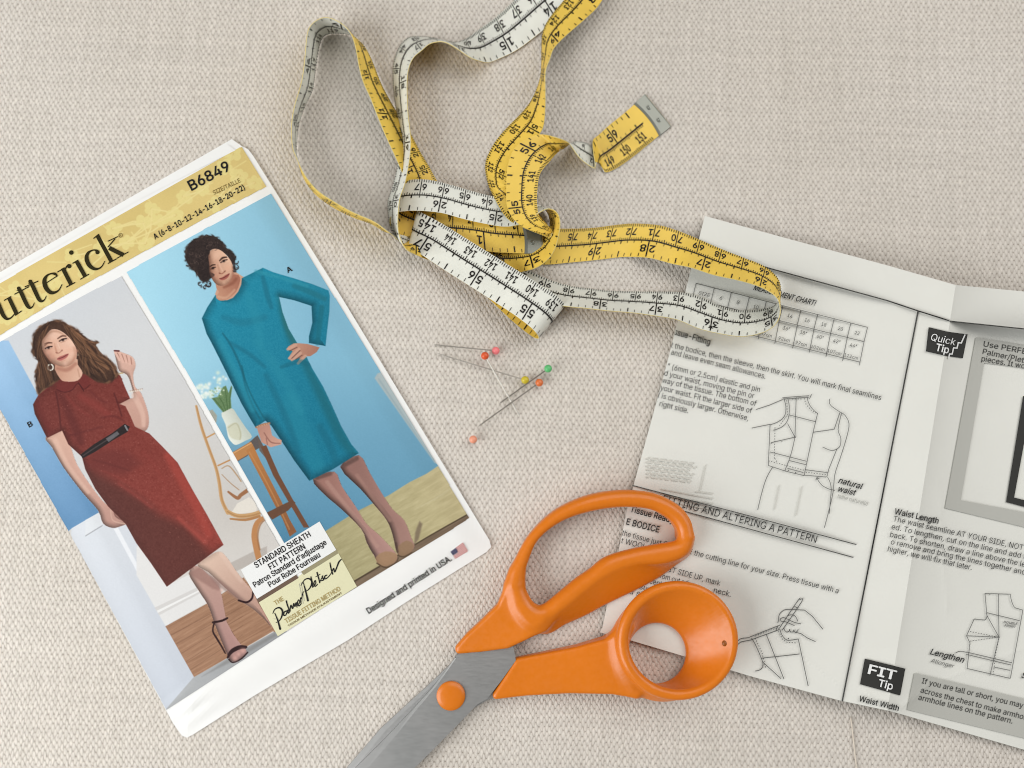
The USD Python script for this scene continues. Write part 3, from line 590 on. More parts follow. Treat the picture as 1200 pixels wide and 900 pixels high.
for q in range(26):
    a_, r_ = rng.uniform(0, 6.3), 46 * math.sqrt(rng.random()); P.blob(*kv([(285 + r_ * 1.3 * math.cos(a_), 255 + r_ * .8 * math.sin(a_))])[0], 1.0, rng.choice([(120, 150, 100), (222, 236, 214), (150, 176, 128)]), .7)
P.pen(kv([(270, 500, 6), (290, 540, 10), (296, 550, 6)]), (60, 84, 100), .6, .8)
# legs and feet
P.paint(k5([(560, 520), (575, 482), (585, 492), (572, 545), (555, 570)]), (112, 96, 82), 1.6, .7)
P.paint(k5([(200, 335), (275, 308), (302, 360), (350, 430), (388, 490), (432, 530), (480, 580), (497, 606), (485, 630), (438, 642), (416, 605), (390, 560), (370, 510), (300, 440), (240, 388)]), grad((158, 116, 106), (176, 138, 130), (375, 570), (450, 650)), .6, smooth=3, vol=(8, .6))
P.paint(k5([(296, 292), (362, 250), (400, 312), (440, 380), (480, 440), (522, 480), (546, 540), (558, 572), (540, 596), (510, 604), (494, 590), (480, 530), (460, 480), (420, 430), (368, 370)]), grad((148, 110, 102), (166, 130, 120), (410, 550), (480, 640)), .6, smooth=3, vol=(8, .6))
P.pen(k5([(250, 345, 14), (310, 420, 14), (380, 510, 14), (425, 570, 14)]), (186, 148, 136), 1.6, .5); P.pen(k5([(355, 320, 12), (410, 400, 12), (470, 480, 12)]), (172, 134, 122), 1.6, .5)
P.pen(k5([(215, 330, 14), (260, 315, 14)]), (92, 66, 62), 1.6, .6); P.pen(k5([(305, 290, 14), (355, 262, 14)]), (88, 66, 62), 1.6, .6)
P.paint(k5([(420, 610), (455, 588), (490, 595), (497, 608), (485, 630), (440, 643)]), (164, 132, 100), 1.0, .85, smooth=2); P.paint(k5([(500, 570), (530, 550), (556, 566), (544, 594), (512, 606), (496, 592)]), (150, 122, 94), 1.0, .85, smooth=2)
P.pen(k5([(425, 630, 5), (455, 645, 5), (488, 632, 5), (500, 612, 4)]), (84, 66, 50), .6, .8); P.pen(k5([(500, 603, 4), (520, 607, 5), (548, 592, 4)]), (84, 66, 50), .6, .8)
P.pen(k5([(492, 560, 8), (498, 590, 8)]), (80, 62, 56), 1.0, .7)
# dress
teal = [(255.5, 349), (260, 351.6), (266, 352), (273, 349), (279, 342), (282.6, 334), (283.4, 326), (308, 313.8), (320, 319), (347, 327), (366, 333), (385, 340.5), (386.5, 347), (386, 365), (383, 391), (381.5, 405.5), (362, 402), (362, 394), (366, 378), (365, 358.5), (345, 352), (327, 348), (331, 366), (338, 385), (350, 405), (356, 412), (366, 432), (378, 452), (388, 473), (400, 500), (412, 521), (420.5, 531), (390, 550), (362.5, 563.5), (345, 540), (332, 520), (318, 499), (311, 493), (299.5, 501), (291, 487), (283, 473), (267, 440), (249, 404), (242, 391), (236.5, 373), (243, 360), (252.5, 345.5)]
P.paint([(252, 345), (258, 352), (266, 354), (274, 351), (284, 343), (286, 325), (275, 318), (256, 333)], (206, 160, 136), .6)
TL = Polygon(teal).buffer(0)
P.paint(TL, grad((34, 137, 164), (26, 120, 147), (250, 380), (390, 500)), .6, noise=24, ns=1.2, seed=6, vol=(12, .42))
P.pen([(326, 347, 3), (331, 368, 7), (342, 398, 10), (360, 430, 10), (380, 470, 12), (402, 515, 12), (414, 530, 8)], (30, 92, 100), 5.0, .5, clip=TL)
P.pen([(330, 352, 5), (336, 380, 8), (346, 404, 6)], (50, 104, 100), 3.0, .45, clip=TL)
P.pen(k2([(183, 572, 5), (215, 620, 7), (250, 700, 7), (264, 765, 6), (290, 830, 6), (312, 870, 6)]), (20, 84, 100), 1.3, .6)
P.pen(kv([(472, 55, 8), (500, 170, 9), (560, 310, 10), (640, 450, 10)]), (18, 82, 94), 1.2, .55)
P.pen([(308, 325, 5), (313, 345, 6), (318, 360, 5)], (28, 108, 130), 2.0, .6); P.pen([(270, 402, 4), (292, 415, 5), (310, 430, 4)], (26, 104, 126), 2.0, .5)
P.pen([(345, 335, 6), (365, 343, 7), (380, 350, 6)], (34, 112, 128), 2.0, .6); P.pen([(377, 360, 6), (374, 385, 6), (372, 402, 5)], (28, 104, 120), 1.6, .6)
P.pen([(300, 318, 4), (330, 326, 4), (360, 335, 4)], (54, 150, 170), 1.6, .5); P.pen([(258, 400, 8), (280, 445, 8), (296, 480, 7)], (46, 146, 168), 2.4, .45)
P.pen([(340, 470, 20), (360, 520, 20), (372, 545, 16)], (40, 138, 160), 4, .4)
P.pen([(255, 349.6, 2.2), (260, 352.4, 2.2), (266, 353, 2.2), (274, 350, 2.2), (280, 343, 2.2), (283.6, 334, 2)], (24, 108, 130), .6, .8)
# hands
P.paint(kn([(212, 400), (230, 375), (280, 347), (330, 345), (410, 352), (528, 385), (500, 430), (440, 470), (400, 470), (330, 545), (312, 535), (345, 480), (262, 515), (228, 490), (270, 420), (235, 412)]), grad((196, 148, 126), (168, 118, 100), (340, 405), (370, 418)), .45)
for a_, b_ in (((222, 405), (300, 360)), ((236, 490), (330, 400)), ((262, 508), (345, 440)), ((320, 538), (392, 468))): P.pen(kn([(*a_, 24), (*b_, 28)]), (206, 162, 142), .6, .8)
for a_, b_ in (((240, 420), (310, 385)), ((262, 490), (340, 415)), ((300, 500), (360, 460))): P.pen(kn([(*a_, 9), (*b_, 8)]), (92, 66, 62), .5, .8)
P.paint(kv([(585, 522), (650, 488), (682, 500), (700, 580), (740, 605), (772, 615), (770, 648), (690, 670), (620, 632), (602, 575)]), grad((186, 138, 122), (206, 158, 140), (305, 505), (325, 520)), .45)
P.pen(kv([(640, 560, 8), (690, 630, 10), (760, 640, 8)]), (136, 92, 82), .6, .7); P.pen(kv([(655, 600, 6), (665, 650, 6)]), (120, 80, 74), .6, .7)
P.pen(kv([(580, 520, 14), (625, 500, 16), (680, 488, 14)]), (170, 116, 88), .5, .9)
for i in range(6): P.blob(*kv([(590 + i * 17, 515 - i * 5)])[0], .9, (214, 176, 140), .8)
# head
P.paint(kd([(395, 545), (425, 615), (398, 655), (412, 680), (440, 692), (500, 680), (575, 615), (605, 540), (610, 490), (560, 460)]), grad((196, 146, 120), (168, 112, 92), (255, 345), (278, 330)), .5, smooth=2)
P.pen(kd([(420, 660, 20), (490, 665, 20), (560, 600, 20)]), (214, 170, 144), 1.4, .6); P.pen(kd([(470, 575, 20), (540, 540, 30), (575, 500, 26)]), (140, 86, 68), 1.6, .7)
P.paint(kd([(128, 300), (140, 232), (182, 172), (240, 142), (320, 118), (400, 136), (450, 178), (492, 232), (530, 262), (562, 302), (556, 350), (540, 380), (500, 300), (440, 262), (380, 240), (335, 275), (345, 380), (352, 430), (372, 468), (335, 505), (290, 525), (245, 480), (205, 425), (160, 385)]), (54, 44, 42), .5, noise=26, ns=1.3, smooth=3, seed=8)
face = kd([(328, 285), (352, 250), (390, 236), (440, 250), (490, 292), (530, 345), (552, 410), (545, 475), (515, 535), (455, 562), (405, 552), (365, 505), (338, 440), (338, 360)])
P.paint(face, grad((188, 136, 112), (222, 180, 154), (244, 325), (268, 310)), .6, smooth=3, vol=(8, .4), noise=12, ns=1.6)
P.blob(*kd([(395, 300)])[0], 5, (226, 184, 160), .5); P.blob(*kd([(500, 410)])[0], 4, (218, 168, 142), .5)
P.pen(kd([(552, 400, 16), (545, 480, 16), (510, 540, 14)]), (160, 108, 88), 1.2, .6)
P.pen(kd([(430, 340, 10), (455, 315, 15), (490, 308, 9)]), (84, 58, 48), .5, .85); P.pen(kd([(348, 395, 10), (365, 380, 12), (390, 376, 8)]), (84, 58, 48), .5, .8)
P.pen(kd([(440, 358, 10), (466, 342, 18), (496, 332, 10)]), (74, 50, 44), .5, .9); P.pen(kd([(345, 420, 10), (370, 405, 17), (395, 398, 9)]), (78, 54, 48), .5, .9)
P.blob(*kd([(467, 342)])[0], .9, (26, 20, 20), .9); P.blob(*kd([(371, 405)])[0], .9, (26, 20, 20), .9)
P.pen(kd([(425, 360, 8), (440, 400, 10), (455, 430, 14)]), (228, 186, 162), .7, .6); P.pen(kd([(425, 450, 9), (452, 455, 9), (482, 430, 8)]), (150, 96, 78), .6, .8)
P.paint(kd([(428, 498), (455, 486), (480, 468), (500, 458), (518, 452), (512, 476), (490, 500), (462, 512), (440, 510)]), (164, 92, 82), .5, .95, smooth=3)
P.pen(kd([(430, 498, 5), (470, 490, 6), (515, 456, 5)]), (112, 56, 52), .4, .8); P.pen(kd([(395, 455, 8), (405, 500, 8)]), (188, 136, 112), .8, .6)
P.paint(kd([(300, 230), (345, 255), (332, 320), (345, 390), (352, 440), (385, 460), (378, 480), (330, 510), (285, 525), (245, 470), (240, 350)]), (48, 39, 38), .7, noise=24, ns=1.3, smooth=3, seed=9)
for q in range(70):
    a_ = rng.uniform(0, 6.3); r_ = math.sqrt(rng.random())
    x, y = 285 + 150 * r_ * math.cos(a_) , 260 + 125 * r_ * math.sin(a_) + (30 if math.cos(a_) < 0 else 0)
    if 330 < x < 480 and y > 240: continue
    t0 = rng.uniform(0, 6.3); rr = rng.uniform(10, 20)
    P.pen(kd([(x + rr * math.cos(t0 + t), y + rr * math.sin(t0 + t), 5) for t in np.linspace(0, 3.4, 6)]), rng.choice([(92, 76, 70), (34, 28, 29), (74, 60, 56), (40, 33, 32)]), .6, .7, n=3)
for x, y, rr in ((150, 375, 14), (140, 300, 12), (150, 240, 12), (315, 128, 14), (200, 165, 12), (258, 545, 16), (300, 540, 20), (335, 555, 18), (300, 575, 12), (555, 305, 18), (575, 350, 20), (580, 400, 18), (560, 425, 14), (330, 545, 24)):
    t0 = rng.uniform(0, 6.3); P.pen(kd([(x + rr * math.cos(t0 + t), y + rr * math.sin(t0 + t), 8) for t in np.linspace(0, 4.6, 8)]), (46, 38, 38), .5, .85, n=3)
P.paint(kd([(548, 330), (566, 340), (572, 420), (555, 440), (546, 400)]), (46, 38, 37), .8, .8)
hair2 = kd([(128, 300), (140, 232), (182, 172), (240, 142), (320, 118), (400, 136), (450, 178), (492, 232), (530, 262), (562, 302), (556, 350), (540, 380), (500, 300), (440, 262), (380, 240), (335, 275), (345, 380), (352, 430), (372, 468), (335, 505), (290, 525), (245, 480), (205, 425), (160, 385)])
P.fuzz(hair2, [(52, 43, 40), (40, 33, 32), (76, 62, 56), (60, 50, 46)], 1.6, 190, .9, .8, 5, Polygon(spline([p[:2] for p in face], 3, closed=True)).buffer(0).union(Polygon([p[:2] for p in kd([(395, 545), (425, 615), (398, 655), (440, 692), (575, 615), (610, 490), (560, 460)])]).buffer(0)))
for x, y in ((262, 500), (250, 540), (270, 570), (300, 585), (330, 565), (345, 545), (320, 530), (290, 530), (560, 330), (580, 370), (585, 405), (570, 435), (556, 400), (130, 340), (145, 385), (170, 410)):
    P.blob(*kd([(x, y)])[0], 1.5, (50, 42, 40), .75)
FC = Polygon(spline([p[:2] for p in face], 3, closed=True)).buffer(0)
P.pen(kd([(335, 300, 26), (340, 380, 26), (355, 450, 26), (380, 510, 24)]), (140, 94, 76), 2.0, .5, clip=FC); P.pen(kd([(545, 380, 18), (545, 450, 20), (515, 530, 20), (450, 560, 18)]), (160, 110, 90), 2.0, .5, clip=FC)
P.pen(kd([(430, 344, 8), (458, 318, 14), (494, 312, 8)]), (58, 40, 34), .5, .8); P.pen(kd([(346, 394, 8), (366, 380, 12), (392, 378, 8)]), (58, 40, 34), .5, .75)
P.blob(*kd([(468, 345)])[0], 1.5, (40, 28, 26), .9); P.blob(*kd([(372, 408)])[0], 1.5, (40, 28, 26), .9); P.blob(*kd([(452, 352)])[0], .7, (200, 182, 170), .7); P.blob(*kd([(484, 340)])[0], .7, (200, 182, 170), .7)
P.pen(kd([(412, 380, 8), (425, 420, 10), (430, 448, 10)]), (168, 116, 94), 1.2, .5); P.blob(*kd([(432, 452)])[0], .9, (116, 70, 58), .8); P.blob(*kd([(474, 436)])[0], .9, (116, 70, 58), .8)
P.blob(*kd([(500, 400)])[0], 3.6, (228, 178, 150), .55); P.blob(*kd([(400, 470)])[0], 3.2, (206, 150, 126), .5); P.blob(*kd([(470, 535)])[0], 2.6, (226, 180, 154), .5); P.blob(*kd([(410, 290)])[0], 4.5, (232, 190, 164), .5)
P.pen(kd([(432, 500, 4), (472, 488, 7), (514, 460, 4)]), (96, 46, 44), .5, .75)
P.paint(crop(260, 590, 4.5)([(408, 362), (606, 236), (614, 263), (425, 386)]), (158, 150, 120), .5)
P.paint(crop(260, 590, 4.5)([(515, 585), (720, 440), (760, 470), (540, 620)]), (132, 110, 88), .5)
for pts, c, so, al in (([(262, 372, 6), (285, 378, 9), (310, 372, 7)], (30, 110, 132), 3, .4), ([(300, 400, 8), (330, 440, 12), (352, 480, 10)], (44, 142, 164), 4, .4), ([(312, 440, 6), (335, 490, 8), (350, 530, 6)], (24, 102, 124), 3, .45), ([(330, 430, 4), (350, 424, 6), (364, 428, 4)], (24, 100, 120), 1.6, .5), ([(375, 500, 8), (388, 525, 9), (394, 545, 6)], (24, 100, 122), 3, .45), ([(290, 345, 8), (300, 372, 12), (306, 400, 8)], (46, 146, 168), 4, .35)):
    P.pen(pts, c, so, al, clip=TL)
P.build('dress_photo', 'photograph of a dark haired woman in a long sleeved teal dress', keep=RP)

# --- labels over the photographs
ks = crop(260, 590, 4.5); kS = crop(300, 640, 7.5)
mb = MB(); env.poly(mb, Polygon(ks([(100, 350), (515, 95), (603, 245), (185, 503)])), 0.00032, 6); mb.build('name_label', M['label_white'], E0, label='small white label with black type over the photographs')
mb = MB(); env.poly(mb, Polygon(ks([(195, 522), (405, 393), (403, 385), (428, 369), (432, 378), (615, 263), (712, 438), (295, 700)])), 0.00032, 6); mb.build('method_label', M['label_cream'], E0, label='small cream label with a handwritten logo over the photographs')
TE = 0.00044
LM = []
env.text(LM.append(MB()) or LM[-1], 'STANDARD SHEATH', (300.2, 665.8), (364.6, 628.2), 6.9, TE, bold=True)
env.text(LM.append(MB()) or LM[-1], 'FIT PATTERN', (317, 667.6), (358.4, 642.6), 6.9, TE, bold=True)
env.text(LM.append(MB()) or LM[-1], "Patron Standard d'adjustage", (298.8, 688.5), (383.2, 637.4), 6.4, TE, bold=True)
env.text(LM.append(MB()) or LM[-1], 'Pour Robe Fourreau', (316.4, 688.2), (375.8, 652.2), 6.4, TE, bold=True)
for mb in LM: mb.build('lettering', M['black'], E0)
mb = MB()
env.text(mb, 'THE', (323, 709.5), (333, 703.2), 5.2, TE, bold=True); mb.build('lettering', M['gold_ink'], E0); mb = MB()
env.text(mb, 'TISSUE FITTING METHOD', (335.6, 730.6), (399.6, 691.6), 5.4, TE, bold=True)
mb.build('lettering', M['gold_ink'], E0)
mb = MB(); env.text(mb, "TISSUE MÉTHODE D'AJUSTEMENT", (338, 734.6), (401, 695.6), 2.2, TE, bold=True); mb.build('lettering', M['brown_ink'], E0)
mb = MB()
for pts in ([(165, 590, 8), (178, 620, 10), (192, 655, 13), (212, 728, 18)], [(148, 592, 6), (165, 556, 10), (205, 541, 14), (232, 570, 16), (226, 618, 13), (205, 655, 9), (176, 672, 6)],
            [(268, 570, 12), (248, 580, 12), (243, 606, 12), (262, 604, 10), (280, 562, 12), (284, 590, 10), (298, 575, 8)], [(298, 575, 10), (276, 520, 12), (266, 482, 12)], [(298, 575, 9), (306, 520, 11), (322, 548, 11), (331, 505, 11), (342, 530, 11), (352, 498, 11), (360, 536, 9)],
            [(364, 522, 8), (384, 494, 9), (374, 472, 9), (364, 500, 11), (378, 526, 10), (396, 506, 8)], [(396, 506, 9), (392, 456, 11), (400, 462, 9), (412, 408, 9), (418, 402, 7)],
            [(415, 318, 6), (432, 380, 13), (446, 435, 15), (456, 478, 18)], [(395, 346, 6), (425, 298, 10), (462, 285, 12), (490, 308, 15), (484, 348, 13), (458, 385, 9), (430, 396, 6)],
            [(498, 362, 9), (494, 320, 11), (482, 270, 10)], [(498, 362, 9), (524, 330, 9), (520, 302, 9), (508, 330, 11), (520, 354, 10), (540, 335, 8)], [(560, 322, 9), (550, 280, 12), (536, 232, 12)], [(524, 270, 6), (562, 248, 7)], [(558, 318, 9), (572, 292, 8), (586, 262, 9), (580, 272, 9), (594, 296, 11), (574, 304, 8)],
            [(592, 296, 8), (606, 262, 10), (622, 256, 9), (606, 264, 10), (606, 288, 11), (630, 276, 9), (652, 250, 8), (668, 225, 8)], [(650, 148, 10), (660, 200, 12), (674, 246, 11)], [(668, 225, 8), (682, 196, 10), (692, 226, 12), (712, 180, 12), (728, 140, 14), (748, 117, 10)]):
    env.poly(mb, pen(kS(pts), 5), TE)
mb.build('lettering', M['black'], E0, label='handwritten style black logo lettering')
mb = MB()
for pts in ([(380, 330, 4), (415, 505, 4)], [(396, 318, 4), (424, 480, 4)], [(155, 640, 3), (200, 640, 3)]): env.poly(mb, pen(kS(pts), 3), TE - 0.00003)
mb.build('lettering', M['pale_grey'], E0)
# title lettering
ku = crop(0, 260, 6.43); mb = MB(); big = []
S = lambda a, b, w: big.append(Polygon(stroke_quad(ku([a, b]), w / 6.43)))
def stroke_quad(ab, w):
    a, b = np.array(ab[0][:2]), np.array(ab[1][:2]); d = (b - a) / np.linalg.norm(b - a); n = np.array([-d[1], d[0]]) * w / 2
    return [a + n, b + n, b - n, a - n]
C = lambda pts: big.append(pen(ku(pts), 6))
C([(-12, 620, 32), (8, 668, 32), (26, 706, 30), (50, 730, 20), (80, 724, 11), (112, 690, 7)]); S((66, 570), (126, 696), 30); S((30, 592), (82, 562), 8); S((113, 706), (163, 670), 8)
C([(140, 500, 26), (160, 535, 31), (190, 600, 31), (210, 636, 28), (228, 648, 16), (246, 636, 8), (258, 610, 5)]); S((108, 546), (218, 488), 8); C([(128, 518, 6), (150, 494, 6)])
C([(226, 448, 26), (246, 482, 31), (276, 548, 31), (296, 586, 28), (316, 598, 16), (336, 584, 8), (348, 558, 5)]); S((186, 490), (288, 446), 8); C([(216, 464, 6), (238, 440, 6)])
C([(352, 458, 7), (392, 432, 7), (430, 408, 8)]); C([(430, 408, 9), (414, 392, 20), (384, 390, 11), (350, 408, 17), (334, 446, 32), (346, 496, 34), (378, 530, 29), (412, 532, 18), (444, 512, 10), (466, 472, 6)])
S((472, 348), (538, 476), 31); S((432, 378), (482, 350), 8); S((498, 492), (566, 456), 8); C([(486, 380, 8), (496, 346, 10), (512, 328, 16), (522, 334, 32)])
S((574, 292), (642, 412), 31); S((546, 313), (584, 290), 8); S((604, 433), (670, 394), 8); big.append(Point(ku([(537, 231)])[0][:2]).buffer(17 / 6.43))
C([(734, 228, 32), (722, 214, 14), (696, 214, 10), (664, 234, 20), (652, 272, 31), (668, 320, 32), (702, 350, 25), (736, 354, 15), (766, 336, 9), (788, 298, 6)])
S((732, 100), (840, 300), 31); S((704, 126), (744, 92), 8); S((813, 314), (878, 278), 8); S((812, 190), (866, 128), 8); S((812, 146), (888, 110), 7); S((822, 196), (930, 250), 32); S((880, 274), (968, 226), 7)
env.poly(mb, unary_union([b.buffer(0) for b in big]).intersection(Polygon([(-60, 430), (300, 430), (300, 200), (-60, 200)])), TE)
mb.build('title_lettering', M['olive_ink'], E0)
mb = MB(); c = Point(ku([(908, 101)])[0][:2]); env.poly(mb, c.buffer(2.5).difference(c.buffer(1.9)), TE); env.text(mb, 'R', (140.4, 277.1), (142.2, 276.1), 2.3, TE); mb.build('lettering', M['brown_ink'], E0)
mb = MB(); env.text(mb, 'B6849', (224.5, 223.6), (270.6, 198.6), 12.0, TE, bold=True); mb.build('lettering', M['black'], E0)
mb = MB(); env.text(mb, 'SIZE/TAILLE', (251, 228.2), (282.2, 213.2), 5.0, TE); mb.build('lettering', M['brown_ink'], E0)
for t_, a_, b_, cp in (('A (6-8-10-12-14-16-18-20-22)', (181.6, 280.6), (287.6, 221.6), 6.4), ('A', (337.2, 320), (343, 317), 6.2), ('B', (34.2, 501), (38.6, 498.6), 6.2), ('Designed and printed in USA.', (432.3, 719.4), (530, 656.4), 7.0)):
    mb = MB(); env.text(mb, t_, a_, b_, cp, TE, bold=True); mb.build('lettering', M['black'], E0)
# flag
A_, B_, C_, D_ = [np.array(p) for p in ((527.9, 646.5), (542.6, 635.8), (548.5, 645.6), (533.4, 654.8))]
bil = lambda u, v: A_ * (1 - u) * (1 - v) + B_ * u * (1 - v) + C_ * u * v + D_ * (1 - u) * v
fl, red, blue = MB(), MB(), MB()
env.poly(fl, Polygon([A_, B_, C_, D_]), 0.0003)
for i in range(0, 13, 2): env.poly(red, Polygon([bil(0, i / 13), bil(1, i / 13), bil(1, (i + 1) / 13), bil(0, (i + 1) / 13)]), 0.00038)
env.poly(blue, Polygon([bil(0, 0), bil(.42, 0), bil(.42, 7 / 13), bil(0, 7 / 13)]), 0.00046)
stars = MB()
for i in range(5):
    for j in range(4): env.poly(stars, Point(bil(.05 + i * .08, .07 + j * .125)).buffer(.22, quad_segs=2), 0.00054)
fp = fl.build('flag', M['flag_white'], E0, label='small printed flag with stripes and a blue corner')
red.build('stripes', M['flag_red'], fp); blue.build('canton', M['flag_blue'], fp); stars.build('stars', M['flag_white'], fp)

# ------------------------------------------------------------------ the folded instruction sheet
def crease_x(y): return 1120.0 - 0.1606 * (y - 334.0)
CREASES = [((905, 742), (986, 806), 0.00025), ((1012, 806), (1024, 824), 0.0003), ((1052, 832), (1086, 804), 0.0005), ((1086, 804), (1200, 760), 0.0002), ((960, 560), (1000, 700), 0.00012), ((1100, 560), (1110, 720), 0.0002)]
def sheet_z(p):
    p = np.asarray(p, float); d = p[:, 0] - crease_x(p[:, 1])
    amp = 0.0075 + 0.0065 * np.clip((760 - p[:, 1]) / 350.0, 0, 1)
    z = np.where(d < 0, 0.0019 + amp * np.exp(np.minimum(d, 0) / 110.0), 0.0019 + amp * np.exp(-(np.maximum(d, 0) / 52.0) ** 0.9))
    w = np.clip((640 - p[:, 1]) / 300.0, 0, 1.15)
    z = z + 0.0045 * w * (np.maximum(d - 25, 0) / 80.0) ** 1.5
    z = z + 0.0004 * np.sin(p[:, 0] / 47.0 + 1.0) * np.sin(p[:, 1] / 61.0)
    for a, b, h in CREASES:
        a, b = np.array(a, float), np.array(b, float); u = (b - a) / np.linalg.norm(b - a)
        t = (p - a) @ u; s = np.abs((p - a) @ np.array([-u[1], u[0]])); L = np.linalg.norm(b - a)
        z = z + h * np.exp(-s / 4.0) * np.clip((t + 6) / 12, 0, 1) * np.clip((L + 6 - t) / 12, 0, 1)
    return z
sheet = Sheet(sheet_z)
I0 = thing('instruction_sheet', 'folded newsprint sewing instruction sheet printed with text and line drawings', 'instruction sheet', at([(950, 560)], 0.0)[0])
PAGE_L = Polygon([(826, 253), (930, 281.5), (1040, 311), (1120, 334), (1080, 583), (1040, 832.5), (983, 820.5), (880, 792.5), (800, 768.5), (741, 751), (703, 741), (706, 735), (736, 592), (776, 447)])
PAGE_R = Polygon([(1120, 334), (1200, 341.5), (1330, 354), (1295, 905), (1200, 878.5), (1060, 838), (1040, 832.5), (1080, 583)])
def paper_sheet(poly, step, drop, shift=(0, 0)):
    mb = MB(); sh = np.array(shift, float)
    v, f = cells(poly, step); mb.add(at(v + sh, sheet_z(v) - drop), f)
    ring = np.array(shapely.segmentize(poly, step).exterior.coords)[:-1]; k = len(ring); a = np.arange(k); b = (a + 1) % k
    z = sheet_z(ring) - drop
    mb.add(np.vstack([at(ring + sh, z), at(ring + sh, z - 0.00016)]), np.c_[a, b, b + k, a + k])
    return mb
paper_sheet(PAGE_L, 3.5, 0.0).build('page', M['newsprint'], I0)
paper_sheet(PAGE_R, 3.5, 0.0).build('page', M['newsprint'], I0, label='right hand page beyond the lifted crease')
paper_sheet(PAGE_L.union(PAGE_R).buffer(-1.0), 4.0, 0.0014, (1.6, 1.8)).build('under_page', M['newsprint_back'], I0, label='second layer of the folded sheet underneath')
ALL = PAGE_L.union(PAGE_R)
T1, T2, T3 = 0.0005, 0.0007, 0.0009
kA, kB, kC, kD, kE = crop(740, 240, 3.46), crop(740, 440, 3.46), crop(980, 300, 3.0), crop(980, 580, 3.0), crop(700, 580, 3.46)
# rules
mb = MB()
sheet.line(mb, [(843, 297), (903, 314.8), (1040, 352.3), (1076.7, 364.6), (1115, 376.6), (1200, 385.4), (1325, 398)], 1.5, T1, 2.5)
sheet.line(mb, [(1076, 364), (1032, 592), (987, 822)], 1.8, T1, 2.5)
sheet.line(mb, [(741, 568.8), (880, 605), (1003.6, 638.2)], 1.05, T1, 2.5); sheet.line(mb, [(736, 582), (800, 598.6), (1000, 653.2)], 1.05, T1, 2.5)
mb.build('rule_lines', M['rule_ink'], I0)
# measurement table
mb = MB(); cols = [815.7, 837, 857, 878, 898, 917.5, 938.5, 958, 977.5, 997, 1016.6]
top = lambda x: 332 + (x - 815.7) * 0.2568
sheet.line(mb, [(815.7, 332), (1016.6, 383.6)], .7, T1)
sheet.line(mb, [(811, 350), (1012.5, 400.4)], .7, T1); sheet.line(mb, [(806, 374), (1008, 424.5)], .7, T1)
for x in cols: sheet.line(mb, [(x, top(x)), (x - 4.1, top(x) + 17.0), (x - 9.6, top(x) + 44.5)], .7, T1)
mb.build('measurement_table', M['line_ink'], I0)
mb = MB()
def cell(s, x, y, w, cap=4.2): sheet.text(mb, s, (x - w / 2, y - w * .13), (x + w / 2, y + w * .13), cap, T2)
cell('SIZE', 825, 346.5, 13, 4.0)
for s, xm in (('6', 846), ('8', 866), ('10', 887), ('12', 906), ('14', 927), ('16', 947), ('18', 966.5), ('20', 986), ('22', 1005.5)): cell(s, xm - 1.5, top(xm) + 11.5, 2.6 * len(s) + .4)
for a_, b_, xm in (('34"', '87cm', 907), ('36"', '92cm', 928), ('38"', '97cm', 948), ('40"', '102cm', 967.5), ('42"', '107cm', 987), ('44"', '112cm', 1006.5)):
    cell(a_, xm - 7, top(xm) + 26, 8); cell(b_, xm - 9.5, top(xm) + 38.5, 13 if len(b_) == 4 else 16, 3.8)
mb.build('table_figures', M['grey_text'], I0)
# lettering, left page
def heading(s, a_, b_, cap, slant=0.0):
    mb = MB(); sheet.text(mb, s, a_, b_, cap, T2, True, slant, clip=ALL); mb.build('heading', M['dark_grey'], I0)
heading('MEASUREMENT CHART!', (882.5, 339.6), (954.6, 358.0), 6.2, .22); heading('ssue-Fitting', (789.4, 391.6), (831.5, 404.2), 7.0)
heading('natural', (982, 565.5), (1009.5, 573.2), 6.6, .22); heading('waist', (980.8, 575.2), (1001.5, 580.5), 6.6, .22)
heading('Tissue Ready', (738, 599.5), (789, 613.2), 7.0); heading('E BODICE', (733.5, 614.4), (772, 624.2), 7.4)
mb = MB(); sheet.text(mb, 'FITTING AND ALTERING A PATTERN', (776, 588.4), (956, 636.2), 8.6, T2); mb.build('section_title', M['dark_grey'], I0)
def block(lines, cap=6.4, name='text_line', m='grey_text', **k):
    mb = MB()
    for s, a_, b_ in lines:
        mb = MB(); sheet.text(mb, s, a_, b_, cap, T2, clip=ALL, **k); mb.build(name, M[m], I0)
block([('it the bodice, then the sleeve, then the skirt. You will mark final seamlines', (784.5, 406.5), (1032, 469)), ('and leave even seam allowances.', (786, 415.2), (896.5, 444))])
block([('1" (6mm or 2.5cm) elastic and pin', (777.5, 430.5), (889.8, 459.5)), ('nd your waist, moving the pin or', (774, 438.6), (883, 467)), ('way of the tissue. The bottom of', (775.5, 448), (885.6, 476)),
       ('your waist. Fit the larger side of', (773.5, 456.8), (880.4, 484.4)), ('t is obviously larger. Otherwise,', (770.4, 465.4), (876.4, 493)), ('r right side.', (767.6, 474.4), (806, 484.2))])
block([('the tissue just ONCE', (728.4, 627), (796, 645)), ('t WOOL setting', (727.4, 636), (784, 651))])
block([('E the cutting line for your size. Press tissue with a', (807, 648.8), (982, 695.4))])
block([('IT SIDE UP, mark', (784, 670), (843.5, 686.4)), ('from cut edge', (770.4, 676.4), (813, 688.4)), ('center back neck.', (761, 683.4), (818, 699.6)), ('sure m', (749, 690), (776, 697.4)), ('d side s', (737, 695.6), (770, 704))])
block([('neck.', (836, 694), (856, 699.4))])
mb = MB(); sheet.text(mb, 'taille naturelle', (981, 583), (1016.5, 592.6), 4.6, T2); mb.build('caption', M['pale_grey'], I0)
